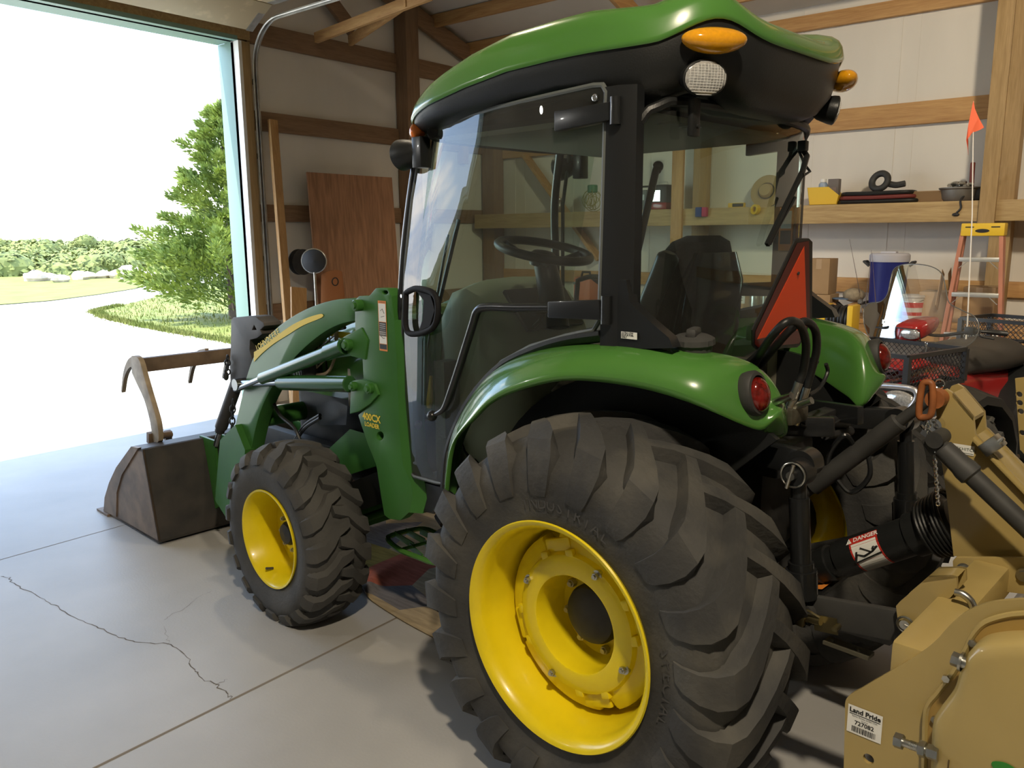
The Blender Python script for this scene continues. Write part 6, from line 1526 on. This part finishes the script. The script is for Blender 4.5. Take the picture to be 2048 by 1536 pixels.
for k in range(7): q = MB(); q.box((rr4.uniform(-.12, .12), rr4.uniform(-.07, .07), .06), (.07, .05, .05), (0, 0, rr4.uniform(0, 90)), .008); mpart(t, 'small_part', q, [DARK, CARD, GREYD, STEEL][k % 4])
t = bprop('fuel_can', 'orange fuel can on the bench, seen through the cab door by the steering wheel', 'fuel can', 1172, BV-.05); q = MB(); q.box((0, 0, .14), (.24, .2, .28), None, .04); mpart(t, 'can_body', q, mat('faded_orange', (.42, .13, .05), .5)); q = MB(); q.tube([(-.06, 0, .27), (-.05, 0, .33), (.05, 0, .33), (.07, 0, .27)], .014, 8); mpart(t, 'handle', q, BLACKP)
p = B(1272, 607, 'v', -5.1); t = thing('spare_wheel', 'small black wheel leaning under the bench edge, seen through the rear glass', 'wheel', (p.x, -4.90, 0)); q = MB(); q.lathe([(.16, -.06), (.28, -.08), (.34, -.05), (.34, .05), (.28, .08), (.16, .06)], (0, 0, .34), Vector((0, 1, .08)), 40, closed=True); mpart(t, 'tire', q, RUBBER); q = MB(); q.lathe([(.165, .05), (.15, .02), (.05, .03), (.0005, .03)], (0, 0, .34), Vector((0, 1, .08)), 32); mpart(t, 'rim', q, DARK)

# ================================================================== by the door wall
a, b = B(614, 343, 'u', UF-.18), B(784, 356, 'u', UF-.18)
q = MB(); q.bar(Vector((UF-.30, (a.y+b.y)/2, 0)), Vector((UF-.17, (a.y+b.y)/2, (a.z+b.z)/2)), 0.018, abs(a.y-b.y), Y)
tag(q.build('plywood_sheet', OSB, None), 'large reddish plywood sheet leaning upright against the door wall', 'plywood sheet')
p = B(628, 522, 'u', 5.45); t = thing('pedestal_fan', 'round black fan with a pale rim on a thin stand, before the plywood sheet', 'fan', (5.45, p.y, 0))
q = MB(); ax = Vector((-1, .9, 0)).normalized(); q.lathe([(.0005, .06), (.06, .05), (.11, .02), (.115, .0), (.115, -.05), (.06, -.08), (.0005, -.08)], (0, 0, p.z), ax, 36); mpart(t, 'fan_head', q, mat('fan_black', (.03, .032, .035), .6))
q = MB(); q.torus((0, 0, p.z), ax, .117, .010, 36, 8); mpart(t, 'rim', q, STEEL)
q = MB(); q.cyl((0, 0, .05), (0, 0, p.z-.11), .014, 10)
for k in range(3): q.tube([(0, 0, .35), (.28*cos(k*2.1), .28*sin(k*2.1), .0)], .01, 8)
mpart(t, 'stand', q, STEEL)
p = B(602, 524, 'u', 5.72); t = thing('cable_reel', 'dark round reel hanging behind the fan beside the door trim', 'reel', (5.72, p.y, p.z-.13)); q = MB(); q.lathe([(.0005, .05), (.06, .05), (.13, .04), (.13, .03), (.08, .02), (.08, -.02), (.13, -.03), (.13, -.04), (.0005, -.04)], (0, 0, .13), X, 32); mpart(t, 'flange', q, DARK); q = MB(); q.cyl((.05, 0, .13), (.27, 0, .13), .02, 10); mpart(t, 'hub', q, STEEL)
a = B(640, 600, 'u', 5.6); t = thing('orange_sled', 'curved orange plastic tray standing against the plywood sheet', 'tray', (5.62, B(668, 590, 'u', 5.6).y, 0)); top_ = B(664, 540, 'u', 5.6).z
q = MB(); q.loft([[(0-.05*sin(pi*k/8), .17*cos(pi*k/8), z) for k in range(9)]+[(.02-.05*sin(pi*k/8), .15*cos(pi*k/8), z) for k in range(8, -1, -1)] for z in [0, .5, .9]]+[[(.0-.05*sin(pi*k/8), .17*cos(pi*k/8)*.8, top_-.05+.05*sin(pi*k/8)) for k in range(9)]+[(.02-.05*sin(pi*k/8), .15*cos(pi*k/8)*.8, top_-.05+.05*sin(pi*k/8)) for k in range(8, -1, -1)]]); mpart(t, 'tray_shell', q, mat('orange_plastic', (.4, .16, .06), .5)); q = MB(); q.torus((-.05, 0, top_-.12), X, .04, .006, 16, 6); mpart(t, 'rope_loop', q, DARK)
a, b = B(545, 240, 'u', UF-.12), B(577, 650, 'u', UF-.35); b = a+(b-a)*(a.z/(a.z-b.z)); b.z = max(b.z, 0)
q = MB(); q.bar(b, a, .045, .09, Y, .003); tag(q.build('pine_plank', PINEZ, None), 'long orange-brown pine plank leaning by the door jamb', 'plank')
a = B(597, 575, 'u', 4.9); b = B(597, 800, 'u', 4.75); b.z = 0
q = MB(); q.bar(b, a, .02, abs(B(582, 600, 'u', 4.9).y-B(612, 600, 'u', 4.9).y), Y, .002); tag(q.build('board_offcut', PINEZ, None), 'short pale board offcut standing on end in the sunlight by the door', 'board')
p = B(823, 272, 'u', UF-.05); t = thing('wall_speaker', 'dark box mounted on the door wall just above the tractor lamp', 'speaker', (UF-.16, p.y, p.z-.1)); q = MB(); q.box((0, 0, .1), (.16, .2, .22), None, .01); mpart(t, 'case', q, DARK); q = MB(); q.cyl((-.08, 0, .1), (-.09, 0, .1), .07, 20); mpart(t, 'grille', q, BLACKP)
# ================================================================== rug under the tractor
m = bpy.data.materials.new('patchwork_rug'); m.use_nodes = True; nt = m.node_tree; pr = nt.nodes['Principled BSDF']; pr.inputs['Roughness'].default_value = .95; pr.inputs['Specular IOR Level'].default_value = .1
tc = nt.nodes.new('ShaderNodeTexCoord'); vo = nt.nodes.new('ShaderNodeTexVoronoi'); vo.inputs['Scale'].default_value = 2.6; vo.inputs['Randomness'].default_value = .8
nz = nt.nodes.new('ShaderNodeTexNoise'); nz.inputs['Scale'].default_value = 60; nz.inputs['Detail'].default_value = 3
mpn = nt.nodes.new('ShaderNodeMapping'); mpn.inputs['Rotation'].default_value = (0, 0, .5); mpn.inputs['Location'].default_value = (.37, .1, 0); nt.links.new(tc.outputs['Object'], mpn.inputs['Vector']); nt.links.new(mpn.outputs['Vector'], vo.inputs['Vector'])
mps = nt.nodes.new('ShaderNodeMapping'); mps.inputs['Scale'].default_value = (.15, 1, 1); nt.links.new(tc.outputs['Object'], mps.inputs['Vector']); nt.links.new(mps.outputs['Vector'], nz.inputs['Vector'])
sp_ = nt.nodes.new('ShaderNodeSeparateColor'); nt.links.new(vo.outputs['Color'], sp_.inputs[0])
rp = nt.nodes.new('ShaderNodeValToRGB'); rp.color_ramp.interpolation = 'CONSTANT'; e = rp.color_ramp.elements; e[0].color = (.42, .13, .085, 1); e[1].position = .28; e[1].color = (.42, .33, .2, 1)
for po, c in ((.5, (.19, .18, .185, 1)), (.66, (.46, .37, .24, 1)), (.82, (.38, .14, .095, 1)), (.93, (.33, .26, .08, 1))): k = e.new(po); k.color = c
nt.links.new(sp_.outputs[0], rp.inputs['Fac']); mxr = nt.nodes.new('ShaderNodeMix'); mxr.data_type = 'RGBA'; mxr.blend_type = 'MULTIPLY'; mxr.inputs[0].default_value = .6
gr2 = nt.nodes.new('ShaderNodeValToRGB'); gr2.color_ramp.elements[0].position = .3; gr2.color_ramp.elements[0].color = (.45, .45, .45, 1); gr2.color_ramp.elements[1].position = .7
nt.links.new(nz.outputs['Fac'], gr2.inputs['Fac']); nt.links.new(rp.outputs['Color'], mxr.inputs[6]); nt.links.new(gr2.outputs['Color'], mxr.inputs[7]); nt.links.new(mxr.outputs[2], pr.inputs['Base Color'])
q = MB(); g = []
c0 = B(715, 1182, 'z', .01); c1 = B(905, 1320, 'z', .01); ed = (c1-c0); ed.z = 0; ed.normalize(); nn = Vector((-ed.y, ed.x, 0)); 
if nn.y > 0: nn = -nn
for i in range(60):
    row = []
    for j in range(44):
        s_, t_ = lerp(0, 1.35, i/59), lerp(0, 1.9, j/43); a_ = Vector((1.80, .14, 0)).lerp(Vector((.45, .36, 0)), i/59); b_ = Vector((3.05, -.95, 0)).lerp(Vector((1.1, -1.9, 0)), i/59); p = a_.lerp(b_, j/43)
        z = .006+.005*sin(s_*3.1+t_*2)*sin(t_*5)
        f0_ = math.exp(-((s_-.1-.35*t_)/.05)**2)*math.exp(-(t_/.5)**2); z += .035*f0_
        if i == 0 or j == 0: z += .004
        row.append((p.x, p.y+.02*sin(s_*4), max(z, .003)))
    g.append(row)
q.grid(g); o = q.build('rug', m, None, 180); tag(o, 'worn patchwork rug of red, tan and grey lying under the tractor', 'rug')
md = o.modifiers.new('s', 'SOLIDIFY'); md.thickness = .006; md.offset = 1
# ================================================================== camera, daylight and lamps
cam = bpy.data.cameras.new('camera'); co = bpy.data.objects.new('camera', cam); COL.objects.link(co); SC.camera = co
cam.sensor_width = 36; cam.sensor_fit = 'HORIZONTAL'; cam.lens = FPX*36/2048; cam.clip_start = .02; cam.clip_end = 3000
M = Matrix((BR, BU_, -BF)).transposed().to_4x4(); M.translation = CB; co.matrix_world = M
W = bpy.data.worlds.new('sky'); SC.world = W; W.use_nodes = True; nt = W.node_tree; nt.nodes.clear()
out = nt.nodes.new('ShaderNodeOutputWorld'); bg = nt.nodes.new('ShaderNodeBackground'); tc = nt.nodes.new('ShaderNodeTexCoord')
sep = nt.nodes.new('ShaderNodeSeparateXYZ'); nt.links.new(tc.outputs['Generated'], sep.inputs[0])
rp = nt.nodes.new('ShaderNodeValToRGB'); e = rp.color_ramp.elements
e[0].position = .0; e[0].color = (.98, .98, .97, 1); e[1].position = .6; e[1].color = (.18, .34, .62, 1)
e2 = e.new(.12); e2.color = (.42, .58, .82, 1)
nt.links.new(sep.outputs['Z'], rp.inputs['Fac'])
mp = nt.nodes.new('ShaderNodeMapping'); mp.inputs['Scale'].default_value = (1, 1, 2.6); nt.links.new(tc.outputs['Generated'], mp.inputs['Vector'])
n = nt.nodes.new('ShaderNodeTexNoise'); n.inputs['Scale'].default_value = 3.2; n.inputs['Detail'].default_value = 9; n.inputs['Roughness'].default_value = .58
nt.links.new(mp.outputs['Vector'], n.inputs['Vector'])
cr = nt.nodes.new('ShaderNodeValToRGB'); cr.color_ramp.elements[0].position = .5; cr.color_ramp.elements[1].position = .64
nt.links.new(n.outputs['Fac'], cr.inputs['Fac'])
mx = nt.nodes.new('ShaderNodeMix'); mx.data_type = 'RGBA'; nt.links.new(cr.outputs['Color'], mx.inputs[0]); nt.links.new(rp.outputs['Color'], mx.inputs[6]); mx.inputs[7].default_value = (1.05, 1.03, 1., 1)
nt.links.new(mx.outputs[2], bg.inputs['Color']); bg.inputs['Strength'].default_value = SKY
nt.links.new(bg.outputs[0], out.inputs['Surface'])
def lamp(kind, name, loc, energy, col, **k):
    l = bpy.data.lights.new(name, kind); l.energy = energy; l.color = col
    for a, b in k.items(): setattr(l, a, b)
    o = bpy.data.objects.new(name, l); COL.objects.link(o); o.location = loc; return o
s = lamp('SUN', 'sun', (8, 3, 12), SUN, (1, .95, .86), angle=.009)
s.rotation_euler = Vector((.13, .42, 1.)).to_track_quat('Z', 'Y').to_euler()
for p, w_, c_, r_, aim, cone in LAMPS:
    o = lamp('SPOT', 'ceiling_or_fill_lamp', p, w_, c_, shadow_soft_size=r_, spot_size=radians(cone), spot_blend=.55)
    o.rotation_euler = (Vector(p)-Vector(aim)).to_track_quat('Z', 'Y').to_euler()
vs = SC.view_settings; vs.view_transform = 'Standard'; vs.look = 'None'; vs.gamma = 1; vs.exposure = EXPO
try: vs.use_curve_mapping = False
except Exception: pass
cy = SC.cycles; cy.max_bounces = 8; cy.diffuse_bounces = 4; cy.glossy_bounces = 4; cy.transmission_bounces = 6; cy.transparent_max_bounces = 14; cy.volume_bounces = 0
cy.caustics_reflective = False; cy.caustics_refractive = False; cy.sample_clamp_indirect = 6; cy.use_denoising = True
